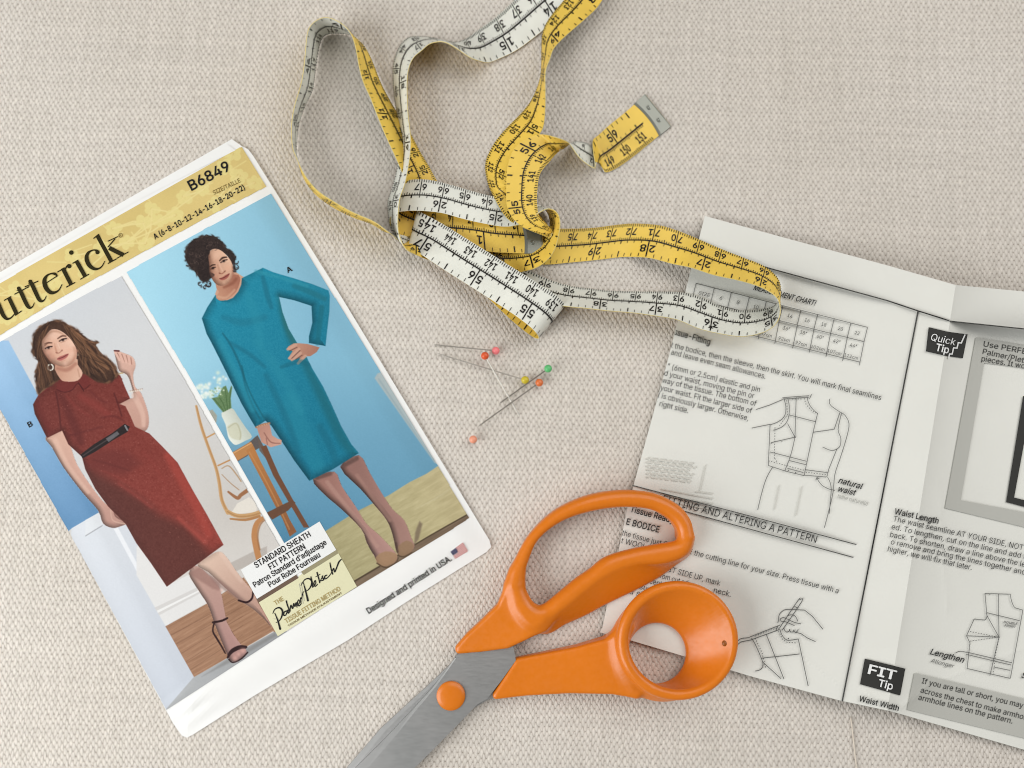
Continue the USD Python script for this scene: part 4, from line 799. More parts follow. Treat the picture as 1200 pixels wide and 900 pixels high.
# print showing through from behind
mb = MB()
for y0, x1 in ((336, 250), (350, 262), (366, 238), (380, 252), (396, 248), (410, 240)):
    r_ = random.Random(y0); x = 60; mb = MB()
    while x < x1:
        w = r_.uniform(12, 30); a_ = kB([(x, y0 + (x - 60) * .12), (min(x + w, x1), y0 + (min(x + w, x1) - 60) * .12)]); sheet.line(mb, a_, 2.0, T1); x += w + 7
    mb.build('show_through', M['ghost'], I0)
for a_, b_ in (((258, 470), (330, 480)), ((300, 362), (278, 466)), ((598, 445), (578, 545)), ((690, 450), (665, 570)), ((120, 460), (330, 500)), ((120, 480), (330, 520)), ((120, 505), (330, 545))):
    mb = MB(); sheet.line(mb, kB([a_, b_]), 1.1, T1); mb.build('show_through', M['ghost'], I0, label='faint print showing through from the back')
# drawings
def drawing(k, solid, dashed=(), w=.75, dots=(), name='line_drawing', label=None):
    mb = MB()
    for pts in solid: sheet.line(mb, spline(k(pts), 4) if len(pts) > 4 else k(pts), w, T2)
    for pts in dashed: sheet.line(mb, k(pts), w, T2, dash=1.6)
    for x, y, r in dots: sheet.poly(mb, Point(k([(x, y)])[0]).buffer(r), T2)
    return mb.build(name, M['line_ink'], I0, label=label)
drawing(kB, [[(505, 138), (560, 120), (612, 98)], [(488, 213), (562, 198)], [(612, 90), (720, 82)], [(612, 96), (720, 88)], [(712, 86), (716, 105), (726, 125), (740, 142), (755, 155)], [(755, 152), (740, 215), (700, 406)], [(700, 406), (625, 388), (555, 365)], [(555, 365), (562, 200)],
    [(562, 200), (590, 190), (612, 175), (624, 155), (626, 125), (618, 92)], [(575, 222), (604, 212), (626, 194), (638, 165), (640, 125), (634, 92)], [(668, 88), (663, 250)], [(663, 250), (568, 272)], [(663, 250), (652, 300), (640, 340), (628, 370), (622, 388)], [(640, 160), (748, 188)], [(562, 310), (710, 348)], [(633, 195), (663, 250)],
    [(722, 95), (730, 76)], [(803, 95), (803, 112), (812, 125), (830, 138), (845, 148)], [(845, 148), (866, 162), (882, 195), (874, 245), (848, 330), (825, 400), (818, 470), (805, 530), (782, 618)],
    [(845, 150), (822, 218), (738, 230)], [(852, 152), (838, 218), (849, 255), (843, 290), (812, 304), (775, 290)], [(832, 300), (800, 380), (792, 412)], [(705, 382), (795, 394)], [(698, 404), (790, 412)],
    [(752, 415), (760, 430), (775, 447), (800, 460), (825, 466)], [(572, 372), (555, 400), (542, 430), (530, 470), (520, 510), (512, 545)], [(795, 412), (806, 435), (810, 465), (806, 510), (802, 560)], [(752, 413), (748, 424)], [(752, 413), (762, 420)],
    [(708, 362), (640, 345)], [(632, 376), (698, 394)]],
    [[(555, 346), (700, 384)], [(590, 350), (578, 330)], [(706, 392), (792, 403)], [(582, 210), (580, 340)], [(690, 95), (648, 96)], [(700, 92), (708, 118), (730, 142), (748, 152)], [(630, 100), (632, 160), (600, 204)]], dots=((663, 250, 1.0), (567, 274, .7), (665, 395, .8), (636, 385, .6), (610, 268, .5)),
    label='line drawing of a bodice pattern pinned on a torso')
drawing(kE, [[(735, 545), (812, 430), (822, 424), (829, 432), (750, 548)], [(800, 452), (815, 460)], [(735, 502), (738, 485), (752, 470), (772, 464), (840, 467)], [(840, 467), (872, 492), (915, 545)], [(885, 595), (852, 580), (825, 562), (800, 556)], [(742, 502), (755, 497), (772, 504), (798, 516), (826, 523)],
    [(742, 502), (745, 512), (762, 514), (800, 530)], [(757, 535), (758, 546), (768, 556), (778, 552), (780, 544)], [(778, 544), (784, 556), (794, 556), (797, 546)], [(796, 548), (804, 558), (812, 552), (814, 544)], [(770, 490), (785, 486), (800, 490), (808, 500), (812, 512)], [(735, 502), (732, 520)],
    [(565, 598), (572, 590), (584, 582), (600, 580), (618, 578)], [(618, 576), (740, 528)], [(570, 606), (582, 596), (600, 592), (622, 588)], [(622, 588), (738, 546)], [(625, 580), (640, 605), (658, 645), (668, 670), (672, 690), (662, 708), (640, 714)],
    [(685, 565), (757, 747)], [(665, 662), (820, 645)], [(740, 545), (750, 570), (768, 588), (790, 588), (815, 584)], [(815, 584), (855, 775)], [(668, 675), (745, 745)], [(725, 548), (732, 530)]],
    [[(640, 580), (668, 640), (682, 700)], [(735, 552), (750, 584), (770, 598), (810, 600)], [(640, 572), (730, 538)]], w=.9, dots=((775, 582, .7), (668, 690, .5)), label='line drawing of a hand marking a pattern with a pencil')
for i in range(0): pass
# right page
mb = MB(); sheet.poly(mb, Polygon([(1088.2, 383.4), (1110, 388.6), (1134, 391.8), (1128.4, 419.8), (1106, 416.6), (1085, 411.8)]), T1, 2.5)
b1 = mb.build('tip_box', M['tip_black'], I0, label='black box with white lettering beside the crease')
mb = MB()
sheet.text(mb, 'Quick', (1090.2, 398.4), (1118.6, 404.6), 8.0, T3, False, .1); sheet.text(mb, 'Tip', (1096, 410.6), (1111.4, 414.2), 8.4, T3, True)
sheet.line(mb, [(1131.0, 392), (1126.5, 402), (1123, 401.5), (1121.5, 408), (1117.5, 407.6), (1115.8, 415), (1112.8, 414.8), (1111.6, 420)], 1.5, T3)
mb.build('tip_lettering', M['label_white'], b1)
mb = MB(); sheet.poly(mb, Polygon([(1013.4, 771.8), (1061, 783.6), (1055, 815), (1007.8, 801.8)]), T1, 6)
b2 = mb.build('tip_box', M['tip_black'], I0, label='black box with white lettering near the lower edge')
mb = MB(); sheet.text(mb, 'FIT', (1016.6, 789.2), (1048.6, 797.0), 11.0, T3, True); sheet.text(mb, 'FIT', (1017.2, 789.0), (1049.0, 796.8), 10.6, T3 + .00002, True)
sheet.text(mb, 'Tip', (1028.6, 804.0), (1045.6, 808.4), 8.4, T3, True); mb.build('tip_lettering', M['label_white'], b2)
frame = Polygon([(1143.5, 395.4), (1200, 404.6), (1330, 426), (1330, 660), (1200, 617.5), (1107.4, 595.4)]).difference(Polygon([(1153.3, 425.3), (1200, 431), (1320, 446), (1320, 640), (1200, 600.5), (1126, 586.2)]))
mb = MB(); sheet.poly(mb, frame, T1, 6); mb.build('tint_frame', M['frame_grey'], I0, label='grey tinted frame')
mb = MB(); sheet.poly(mb, Polygon([(1071.6, 788.6), (1200, 819.4), (1330, 850), (1322, 900), (1200, 865), (1063, 831.6)]), T1, 6); mb.build('tint_band', M['frame_grey'], I0, label='grey tinted band along the lower edge')
dark = Polygon([(1199, 464), (1330, 480), (1330, 640), (1200, 594), (1179, 588.4)]).difference(Polygon([(1208, 476), (1325, 490), (1325, 630), (1202, 586.5), (1188.5, 583)]))
mb = MB(); sheet.poly(mb, dark, T1, 6); mb.build('picture_border', M['tip_black'], I0, label='dark picture border at the edge of the photo')
block([('Use PERFECT', (1152.4, 405.8), (1216, 417.6)), ('Palmer/Pletsch', (1151.4, 414.6), (1214, 428.4)), ('pieces. It works', (1150, 423.0), (1213, 434.2))], 6.4)
heading('Waist Length', (1047.8, 602.2), (1099.4, 613.6), 6.8); heading('Waist Width', (1006.2, 821.4), (1052.8, 833.0), 6.4)
block([('The waist seamline AT YOUR SIDE, NOT', (1046.4, 610.6), (1198.5, 644.8)), ('ed. To lengthen, cut on the line and add t', (1044.4, 619.8), (1201, 655)), ('back. To shorten, draw a line above the le', (1042.6, 629), (1201, 664.4)),
       ('o remove and bring the lines together and', (1043.6, 637.6), (1201, 673.6)), ('higher, we will fix that later.', (1040, 645.8), (1138.4, 668.0))])
block([('If you are tall or short, you may', (1080, 800.6), (1198.4, 829.8)), ('across the chest to make armhol', (1078.6, 811.4), (1201, 843.6)), ('armhole lines on the pattern.', (1076, 819.8), (1186, 848))])
heading('Lengthen', (1089.6, 766.4), (1128.6, 776.6), 6.8, .22); heading('S', (1196.4, 794), (1200.6, 795), 6.8, .22)
for t_, a_, b_, cp, bo in (('Allonger', (1090.6, 776.0), (1117, 782.8), 4.8, False), ('DOUBLE', (1176, 730), (1192, 732.4), 2.6, True), ('FRONT', (1177, 734), (1190, 736), 2.6, True)):
    mb = MB(); sheet.text(mb, t_, a_, b_, cp, T2, bo, .2); mb.build('caption', M['line_ink'], I0)
drawing(kD, [[(522, 346), (612, 349)], [(612, 349), (616, 372), (626, 394), (640, 400), (656, 405)], [(656, 405), (612, 645)], [(612, 645), (460, 610)], [(460, 610), (470, 520)], [(470, 520), (458, 495)], [(458, 495), (485, 436)], [(485, 436), (523, 440)], [(523, 440), (530, 430)], [(530, 430), (523, 346)],
    [(570, 348), (572, 500)], [(572, 500), (540, 635)], [(530, 414), (645, 442)], [(530, 424), (572, 500)], [(458, 495), (572, 500)], [(458, 552), (618, 590)], [(456, 560), (615, 598)], [(555, 605), (612, 617)], [(420, 555), (432, 550), (445, 550), (452, 552), (458, 553)]],
    [[(470, 480), (572, 500)], [(470, 514), (572, 500)], [(572, 505), (560, 560), (552, 632)]], dots=((572, 500, .9), (540, 350, .5), (470, 525, .6), (575, 636, .5)), label='line drawing of a bodice front pattern piece')

# ------------------------------------------------------------------ the measuring tape
W_T = 0.0166
def tape_look(name, r, g, b):
    c = srgb(r, g, b) * 0.98
    return mat(name, {'g': ('geometry', {}), 'n': ('noise_texture', {'scale': 1500.0, 'detail': 2.0}), 'bp': ('bump', {'strength': 0.35, 'distance': 0.00006}),
        'n2': ('noise_texture', {'scale': 90.0, 'detail': 3.0}), 'r': ('rgb_ramp', {'ramp': [(0.3, tuple(c * 0.93)), (0.7, tuple(c * 1.03))]}),
        'p': ('principled_bsdf', {'roughness': 0.42, 'specular_ior_level': 0.4}), 't': ('translucent_bsdf', {'color': tuple(c)}), 'm': ('mix_closure', {'fac': 0.12})},
        [('g.position', 'n.vector'), ('g.position', 'n2.vector'), ('n.fac', 'bp.height'), ('bp.normal', 'p.normal'), ('n2.fac', 'r.fac'), ('r.color', 'p.base_color'), ('p.BSDF', 'm.closure1'), ('t.BSDF', 'm.closure2')], surface='m.closure')
M['tape_yellow'] = tape_look('yellow_vinyl', 247, 210, 92)
M['tape_white'] = tape_look('white_vinyl', 236, 238, 229)
M['tape_ink'] = ink('tape_ink', 24, 20, 16, 0.45, 0.35)
M['tip_metal'] = plain('tip_metal', srgb(140, 143, 136), 0.42, 0.5, 0.9)

# stations along the tape: centimetre mark, edge with the centimetre scale, other edge, height of the lower edge (mm), which edge is raised ('' = neither)
ST = [(-0.15, (636, 257), (640, 297), 4.2, ''), (2, (578, 252), (584, 296), 3.8, ''), (3, (553, 247), (556, 292), 3.2, ''), (5, (511, 244), (508, 288), 2.6, ''), (6.3, (492, 245), (486, 290), 2.4, ''),
  (6.75, (487.6, 245.5), (478, 291.5), 3.6, ''), (7.15, (492, 248.2), (476.6, 292), 5.2, ''), (7.5, (511, 258), (487, 295), 5.6, ''), (8.5, (535, 272.5), (511, 310), 6.2, ''), (9.5, (559, 287.5), (535, 325.5), 7.4, ''), (10.5, (583, 302.5), (559, 340.5), 9.0, ''),
  (11.5, (607, 317.5), (583, 356), 10.6, ''), (12.5, (631, 332.5), (607, 372), 11.8, ''), (13.4, (652.5, 346.5), (626, 387), 11.6, ''), (13.75, (660, 353.5), (630.5, 393), 9.6, ''), (14.1, (663.6, 359.5), (632, 396.5), 6.0, ''), (14.5, (658, 357), (628, 397), 1.5, ''),
  (15.3, (640, 345), (612, 386), 0.9, ''), (17, (606, 318), (578, 355), 0.8, ''), (20, (566, 280), (535, 310), 0.8, ''), (22.5, (536, 243), (504, 266), 0.8, ''), (24, (514.5, 216), (479, 228), 0.8, ''),
  (25, (503, 196), (474, 209), 0.8, 'B'), (26, (492, 178), (463.5, 184), 0.8, 'B'), (27, (480, 155), (451, 157), 0.8, 'B'), (28, (466.5, 134), (440.5, 131), 0.8, 'B'), (29, (455, 115), (433.5, 113), 0.8, 'B'), (30, (445, 95), (426, 97), 0.8, 'B'), (31, (437.5, 75.5), (421, 79), 0.8, 'B'),
  (32, (427.5, 55), (416.5, 54), 0.8, 'B'), (32.55, (415.5, 43), (411, 38), 0.8, 'B'), (33, (403.5, 38.8), (401.5, 28), 0.8, 'B'), (33.4, (390, 38.6), (384, 19), 0.8, 'B'), (34.4, (376.5, 45.5), (360.5, 35.5), 0.8, 'B'), (35.4, (370, 77), (357, 72), 0.8, 'B'), (36.4, (366.5, 104), (353.5, 96), 0.8, 'B'),
  (37.4, (356.5, 126), (345, 124.5), 0.8, 'B'), (38.4, (349.7, 147.5), (341.6, 147), 0.8, 'B'), (39.5, (347, 174), (342.5, 172), 0.8, 'B'), (40.2, (348.5, 185), (347.8, 186), 0.8, 'B'), (41.3, (354.5, 206), (356.5, 204.5), 0.8, 'B'), (42.3, (368, 226), (371.5, 223), 0.8, 'B'), (43.3, (388, 241.5), (391.5, 236.5), 0.8, 'B'),
  (44.3, (412, 254), (414.5, 249.5), 0.8, 'B'), (45.3, (437, 263), (439, 260), 0.8, 'B'), (46.3, (455, 273), (456, 272.5), 0.8, 'B'), (47.3, (481, 275), (477, 290), 0.8, ''), (48.3, (506, 272), (497, 300), 0.8, ''), (50, (548, 286), (533, 318), 0.8, ''), (52, (600, 308), (587, 340), 0.8, ''),
  (53.4, (641, 327), (632, 353), 0.9, 'B', 5), (54.4, (668, 335.5), (663, 359), 0.9, 'B', 8), (55.4, (693.5, 339), (690, 361.5), 0.9, 'B'), (56.4, (719, 341.5), (716, 364.5), 0.9, 'B'), (57.4, (746, 342), (741.5, 366.5), 0.9, 'B'), (58.4, (771, 342), (767, 370), 2.0, 'B'), (59.4, (796, 342.5), (792, 374), 2.9, 'B'),
  (60.4, (823, 349), (817, 384.5), 3.6, 'B'), (61.4, (847.5, 360.5), (844, 391), 4.1, 'B'), (62.4, (873.5, 364.5), (870.5, 394.5), 4.6, 'B'), (63.4, (900, 362), (903, 386), 5.1, 'B'), (64, (911.5, 355.5), (915, 369), 5.3, 'B'), (64.5, (915.2, 345.5), (913.6, 353.5), 5.3, 'B'), (65, (914.5, 333), (907.5, 346), 5.3, 'B'),
  (66, (897, 313), (891.5, 336.5), 4.9, 'B'), (67, (871.5, 302.5), (865.5, 328.5), 4.5, 'B'), (68, (846, 292.5), (837, 322.5), 4.0, 'B'), (69, (820.5, 281.5), (811.5, 314), 3.3, 'B'), (70, (795.5, 271), (787, 309), 2.3, 'B'), (71, (768.7, 263.5), (760, 302), 1.4, 'B'), (72, (742.5, 262), (732, 301), 0.9, ''),
  (73, (719, 264), (709.5, 303.5), 0.9, ''), (74, (696.7, 267), (686, 306), 0.9, ''), (75, (673.5, 268), (664.5, 308), 0.9, ''), (76, (651, 268), (642, 310), 0.8, ''), (77.5, (615, 267), (608, 310), 0.7, ''), (79, (580, 262), (576, 305), 0.7, ''), (81, (535, 252), (529, 295), 0.8, ''), (82.7, (497, 239), (486, 281), 1.0, ''),
  (83.7, (473, 229), (461, 271), 1.6, ''), (84.15, (464, 221), (455, 259), 4.2, ''), (84.5, (470, 212.5), (461, 249), 6.8, ''), (85.4, (495, 210), (489, 247), 7.2, ''), (86.4, (521.5, 215), (514.5, 249), 6.9, ''), (87.4, (546, 222), (540.5, 256), 6.4, ''), (88.4, (572, 229), (567, 262), 6.0, ''), (89.4, (597, 233), (592, 266), 5.0, ''),
  (90.2, (617, 235), (614, 262), 2.6, 'B'), (90.9, (634, 241), (641, 243), 1.6, 'B'), (91.5, (643, 251), (654, 250), 1.4, 'B'), (92.1, (645, 262), (656.5, 262), 1.2, 'B'), (92.7, (641, 273), (654.5, 277), 1.0, 'B'), (93.3, (633, 281), (648, 298), 1.0, 'B'), (94, (617, 287), (624, 316), 1.0, 'B'), (95.2, (591, 284), (592, 322), 0.9, ''), (97, (548, 277), (546, 318), 0.8, ''), (98.4, (508, 272), (504, 305), 0.8, ''),
  (99.3, (481, 280), (482, 296), 0.9, 'B'), (99.8, (472, 287), (475, 292), 0.9, 'B'), (100.5, (457.5, 266), (465.8, 267), 1.2, 'B'), (101.6, (454.5, 237), (468, 234), 1.8, 'B'), (102.4, (460, 221), (474, 217.5), 2.4, 'B'), (104.1, (469.5, 170), (481.5, 167.5), 2.2, 'B'), (105.4, (465.5, 134), (477.8, 130), 1.4, 'B'), (106.7, (461, 101), (477, 93.5), 1.0, 'B'), (107.4, (460.5, 81), (479, 80), 1.0, 'B'),
  (108.4, (468, 55), (485, 67), 1.0, 'B'), (109.2, (481, 43), (494, 59.5), 1.0, 'B'), (110, (497, 43), (505, 50.5), 1.0, 'B'), (110.8, (517, 46.5), (518, 48.5), 1.0, 'B'), (111.6, (533, 50), (534, 56), 1.0, 'B'), (112.4, (545.5, 46), (556, 70), 1.2, 'B'), (113.4, (559.5, 36), (577, 72.5), 1.4, 'B'), (114.4, (580.5, 21), (602, 61), 1.5, ''),
  (115.4, (599, 4), (624, 45.5), 1.5, ''), (116.4, (617, -13), (643, 30), 1.4, ''), (118.0, (648, -40), (676, 2), 1.4, ''), (119.4, (676, -66), (708, -32), 1.6, 'B'), (120.3, (702, -78), (726, -56), 2.2, 'B'), (121.1, (716, -66), (722, -52), 3.4, 'B'), (121.5, (706, -50), (720, -28), 4.0, 'B'), (122, (677, -22), (703, 5), 4.0, 'B'), (123, (660, 2), (687, 21), 3.4, 'B'), (124, (645, 20), (665, 40), 2.6, 'B'), (124.5, (637.5, 33), (653.5, 51), 2.2, 'B'),
  (125, (635, 45), (648, 58), 1.8, 'B'), (126, (634.8, 66), (644, 70), 1.4, 'B'), (127, (634.2, 86), (638.6, 87), 1.2, 'B'), (128, (625.5, 113), (639.2, 118), 1.0, 'B'), (129, (611.5, 132.5), (637.5, 146), 1.0, 'B'), (130, (596.5, 147.5), (626, 165), 1.0, 'B'), (131, (578.7, 169), (604, 189), 1.0, 'B'), (132, (568.5, 194), (595, 207.5), 1.0, 'B'), (133, (572, 215), (594, 219), 1.0, 'B'), (134, (580, 233), (604, 222), 6.6, ''),
  (135, (596, 258), (612, 228), 7.0, ''), (136, (616, 268), (625, 244), 7.0, ''), (136.7, (634, 275), (640, 262), 7.4, ''), (137.2, (647, 280), (650, 273), 8.6, ''), (137.7, (644.5, 266.5), (641, 273.5), 11, ''), (138.3, (639, 262.5), (622, 270), 13, ''), (139, (631.5, 254), (605, 260.5), 14, ''), (140, (629, 234.5), (593, 236.5), 14, ''), (141, (631.5, 206.5), (593.5, 204.5), 13.2, ''), (142, (643.5, 190), (602.5, 173.5), 11.5, ''),
  (143, (653, 179), (633, 157), 9, ''), (144, (662, 173), (653, 161.5), 5, 'B'), (144.6, (666.5, 169.5), (665.5, 166.5), 2.2, 'B'), (145.3, (673, 165.8), (670.5, 173), 1.8, 'B'), (146.1, (682, 166.5), (679, 185), 1.4, 'B'), (147, (692, 170.5), (690.5, 194), 1.2, 'B'), (147.7, (699.5, 180), (699, 198), 1.0, 'B'), (148.15, (705, 196), (696.5, 186), 0.9, 'B'), (148.5, (708.5, 203.5), (693, 164.5), 0.8, ''),
  (149, (720, 198.5), (699, 160.5), 0.7, ''), (150, (740, 185), (712.5, 148), 0.7, ''), (151, (758, 170.5), (730, 134), 0.7, ''), (152.5, (788, 146), (758, 109.5), 0.7, '')]
def ribbon_table():
    s, A, B = [], [], []
    for c, a, b, z, up, *cap in ST:
        z = z / 1000.0; cap = cap[0] / 1000.0 if cap else 1.0; a3, b3 = at([a], z)[0], at([b], z)[0]
        if up:
            for _ in range(3):
                q = min(np.linalg.norm((a3 - b3)[:2]) / (0.95 * W_T), 1.0); dz = min(0.92 * W_T * math.sqrt(1 - q * q), cap)
                if up == 'B': b3 = at([b], z + dz)[0]
                else: a3 = at([a], z + dz)[0]
        s.append(c); A.append(a3); B.append(b3)
    return np.array(s), np.array(A), np.array(B)
rs, rA, rB = ribbon_table()
fA, fB = PchipInterpolator(rs, rA), PchipInterpolator(rs, rB)
SG = np.arange(rs[0], rs[-1] + 0.001, 0.05)
from scipy.ndimage import gaussian_filter1d
GA, GB = gaussian_filter1d(fA(SG), 4, axis=0, mode='nearest'), gaussian_filter1d(fB(SG), 4, axis=0, mode='nearest')
GT = np.gradient((GA + GB) / 2, axis=0); GN = np.cross(GT, GB - GA); GN /= np.linalg.norm(GN, axis=1, keepdims=True) + 1e-15
def on_tape(s, u, off):
    """Point of the tape at centimetre s, u (0 at the centimetre edge, 1 at the other), off metres above the yellow face."""
    k = (np.asarray(s) - SG[0]) / 0.05; i = np.clip(k.astype(int), 0, len(SG) - 2); t = np.clip(k - i, 0, 1)[:, None]; u = np.asarray(u)[:, None]
    a = GA[i] * (1 - t) + GA[i + 1] * t; b = GB[i] * (1 - t) + GB[i + 1] * t; n = GN[i] * (1 - t) + GN[i + 1] * t
    n /= np.linalg.norm(n, axis=1, keepdims=True) + 1e-15
    return a * (1 - u) + b * u + n * np.asarray(off)[..., None] * np.ones((len(u), 1))
T0 = thing('measuring_tape', 'soft measuring tape, yellow on one side and white on the other, in loose loops', 'measuring tape', at([(560, 250)], 0.0)[0])
TH = 0.00016
us = np.linspace(0, 1, 7); n_s, n_u = len(SG), len(us)
S_, U_ = np.meshgrid(SG, us, indexing='ij'); ii, jj = np.meshgrid(np.arange(n_s - 1), np.arange(n_u - 1), indexing='ij'); q = (ii * n_u + jj).ravel()
face = np.c_[q, q + 1, q + n_u + 1, q + n_u]
yel, whi = on_tape(S_.ravel(), U_.ravel(), np.full(S_.size, TH)), on_tape(S_.ravel(), U_.ravel(), np.full(S_.size, -TH))
mb = MB(); mb.add(yel, face); mb.build('yellow_face', M['tape_yellow'], T0, smooth=True)
mb = MB(); mb.add(whi, face)
mb.build('white_face', M['tape_white'], T0, smooth=True)
mb = MB(); i0 = np.arange(n_s - 1)
for j in (0, n_u - 1):
    e = np.vstack([yel.reshape(n_s, n_u, 3)[:, j], whi.reshape(n_s, n_u, 3)[:, j]]); mb.add(e, np.c_[i0, i0 + 1, i0 + 1 + n_s, i0 + n_s])
mb.build('edges', plain('tape_edge', srgb(214, 196, 128), 0.6, 0.3), T0)

WC = 1.66
def print_side(side):
    lines, nums = MB(), MB()
    off = (TH + 0.00022) * (1 if side == 'y' else -1)
    pos = (lambda x: x) if side == 'y' else (lambda x: 152.4 - x)
    def put(mb, x, y, f):
        s = pos(np.asarray(x, float)); mb.add(on_tape(s, np.asarray(y, float) / WC, np.full(len(s), off)), f)
    def bar(x, y0, y1, w):
        k = 4; yy = np.linspace(y0, y1, k); v = [(x - w / 2, y) for y in yy] + [(x + w / 2, y) for y in yy]; i = np.arange(k - 1)
        put(lines, [p[0] for p in v], [p[1] for p in v], np.c_[i, i + 1, i + 1 + k, i + k])
    mid = 0.83
    xs = np.arange(0.6, 151.6, 0.1); k = len(xs); i = np.arange(k - 1)
    put(lines, np.r_[xs, xs], np.r_[np.full(k, mid - 0.028), np.full(k, mid + 0.028)], np.c_[i, i + 1, i + 1 + k, i + k])
    for m_ in range(8, 1515):
        x = m_ / 10.0; h = 0.20 if m_ % 10 == 0 else 0.15
        if m_ % 10 == 0: continue
        bar(x, 0.015, h if m_ % 5 else 0.18, 0.032); bar(x, mid - (0.12 if m_ % 5 else 0.17), mid, 0.028)
    for c in range(1, 152):
        t = str(c)
        if len(t) == 3: bar(c, 0.015, 0.24, 0.04); bar(c, 0.62, mid, 0.036)
        else: bar(c, 0.015, mid, 0.036)
        parts = [(t, -0.02 - 0.0, 0.44)] if len(t) == 3 else ([(t[0], -0.15, 0.17), (t[1], 0.15, 0.17)] if len(t) == 2 else [(t, 0.16, 0.17)])
        for g, dx, w in parts:
            v, f = flat_text(g, True); x0, x1 = v[:, 0].min(), v[:, 0].max(); sc = min(w * 1.12 / (x1 - x0), 0.30)
            v2 = np.c_[(v[:, 0] - (x0 + x1) / 2) * sc + c + dx, 0.25 + v[:, 1] * 0.32]
            put(nums, v2[:, 0], v2[:, 1], f)
    for e in range(1, 60 * 8 - 3):
        x = e / 8 * 2.54
        if x < 0.9 or x > 151.3: continue
        if e % 8 == 0:
            bar(x, mid, WC - 0.03, 0.05); t = str(e // 8)
            for g, dx in ([(t[0], -0.19), (t[1], 0.19)] if len(t) == 2 else [(t, 0.2)]):
                v, f = flat_text(g, True); x0, x1 = v[:, 0].min(), v[:, 0].max(); sc = min(0.28 / (x1 - x0), 0.33)
                put(nums, (v[:, 0] - (x0 + x1) / 2) * sc + x + dx, 1.05 + v[:, 1] * 0.34, f)
        elif e % 4 == 0: bar(x, mid, mid + 0.16, 0.05); bar(x, WC - 0.30, WC - 0.03, 0.05)
        else: bar(x, mid, mid + 0.14, 0.026); bar(x, WC - 0.19, WC - 0.03, 0.026)
    if side == 'w':
        v = [(36 * 2.54 + (0.13 if i % 2 == 0 else 0.055) * math.sin(i * math.pi / 5), WC - 0.22 + (0.13 if i % 2 == 0 else 0.055) * math.cos(i * math.pi / 5)) for i in range(10)]
        v2, f = tri(Polygon(v)); put(nums, v2[:, 0], v2[:, 1], f)
    nm = 'yellow' if side == 'y' else 'white'
    lines.build(nm + '_face_scale', M['tape_ink'], T0, label='black scale marks on the %s face' % nm)
    nums.build(nm + '_face_numbers', M['tape_ink'], T0, label='black numbers on the %s face' % nm)
print_side('y'); print_side('w')
def metal_tip(s0, s1, curve, label):
    """Metal end clamped over both faces, its inner edge curved."""
    us = np.linspace(-0.015, 1.015, 13); k = len(us); mb = MB()
    inner = s0 + curve * (1 - (2 * us - 1) ** 2)
    rows = []
    for o in (0.00062, -0.00055):
        for t in (0, 0.15, 0.85, 1): rows.append(on_tape(inner * (1 - t) + s1 * t, us, np.full(k, o * (0.55 if t in (0, 1) else 1.0))))
    R_ = np.array(rows); i = np.arange(k - 1)
    for r in range(3):
        for base in (0, 4): a = (base + r) * k + i; mb.add(R_.reshape(-1, 3), np.c_[a, a + 1, a + 1 + k, a + k])
    for a_, b_ in ((0, 4), (3, 7)): mb.add(R_.reshape(-1, 3), np.c_[a_ * k + i, a_ * k + i + 1, b_ * k + i + 1, b_ * k + i])
    for c in (0, k - 1):
        for r in range(3): mb.add(R_.reshape(-1, 3), [[r * k + c, (r + 1) * k + c, (5 + r) * k + c, (4 + r) * k + c]])
    tip = mb.build('metal_tip', M['tip_metal'], T0, smooth=25, label=label)
    for u in (0.3, 0.7):
        c = (s0 + s1) / 2 + 0.05; th = np.linspace(0, 2 * math.pi, 13)[:-1]; mb = MB()
        ring = [on_tape(c + r * np.cos(th), u + r / WC * np.sin(th), np.full(12, h)) for r, h in ((0.11, 0.0006), (0.10, 0.00085), (0.06, 0.00095), (0.035, 0.0007))]
        v = np.vstack(ring + [on_tape(np.array([c]), np.array([u]), np.array([0.00065]))]); a = np.arange(12); b = (a + 1) % 12
        for r in range(3): mb.add(v, np.c_[r * 12 + a, r * 12 + b, (r + 1) * 12 + b, (r + 1) * 12 + a])
        mb.add(v, np.c_[36 + a, 36 + b, np.full(12, 48)]); mb.build('rivet', M['tip_metal'], tip, smooth=40)
metal_tip(151.72, 152.48, 0.10, 'metal tip with two rivets on the yellow end'); metal_tip(0.85, -0.12, -0.10, 'metal tip hidden in the loops')

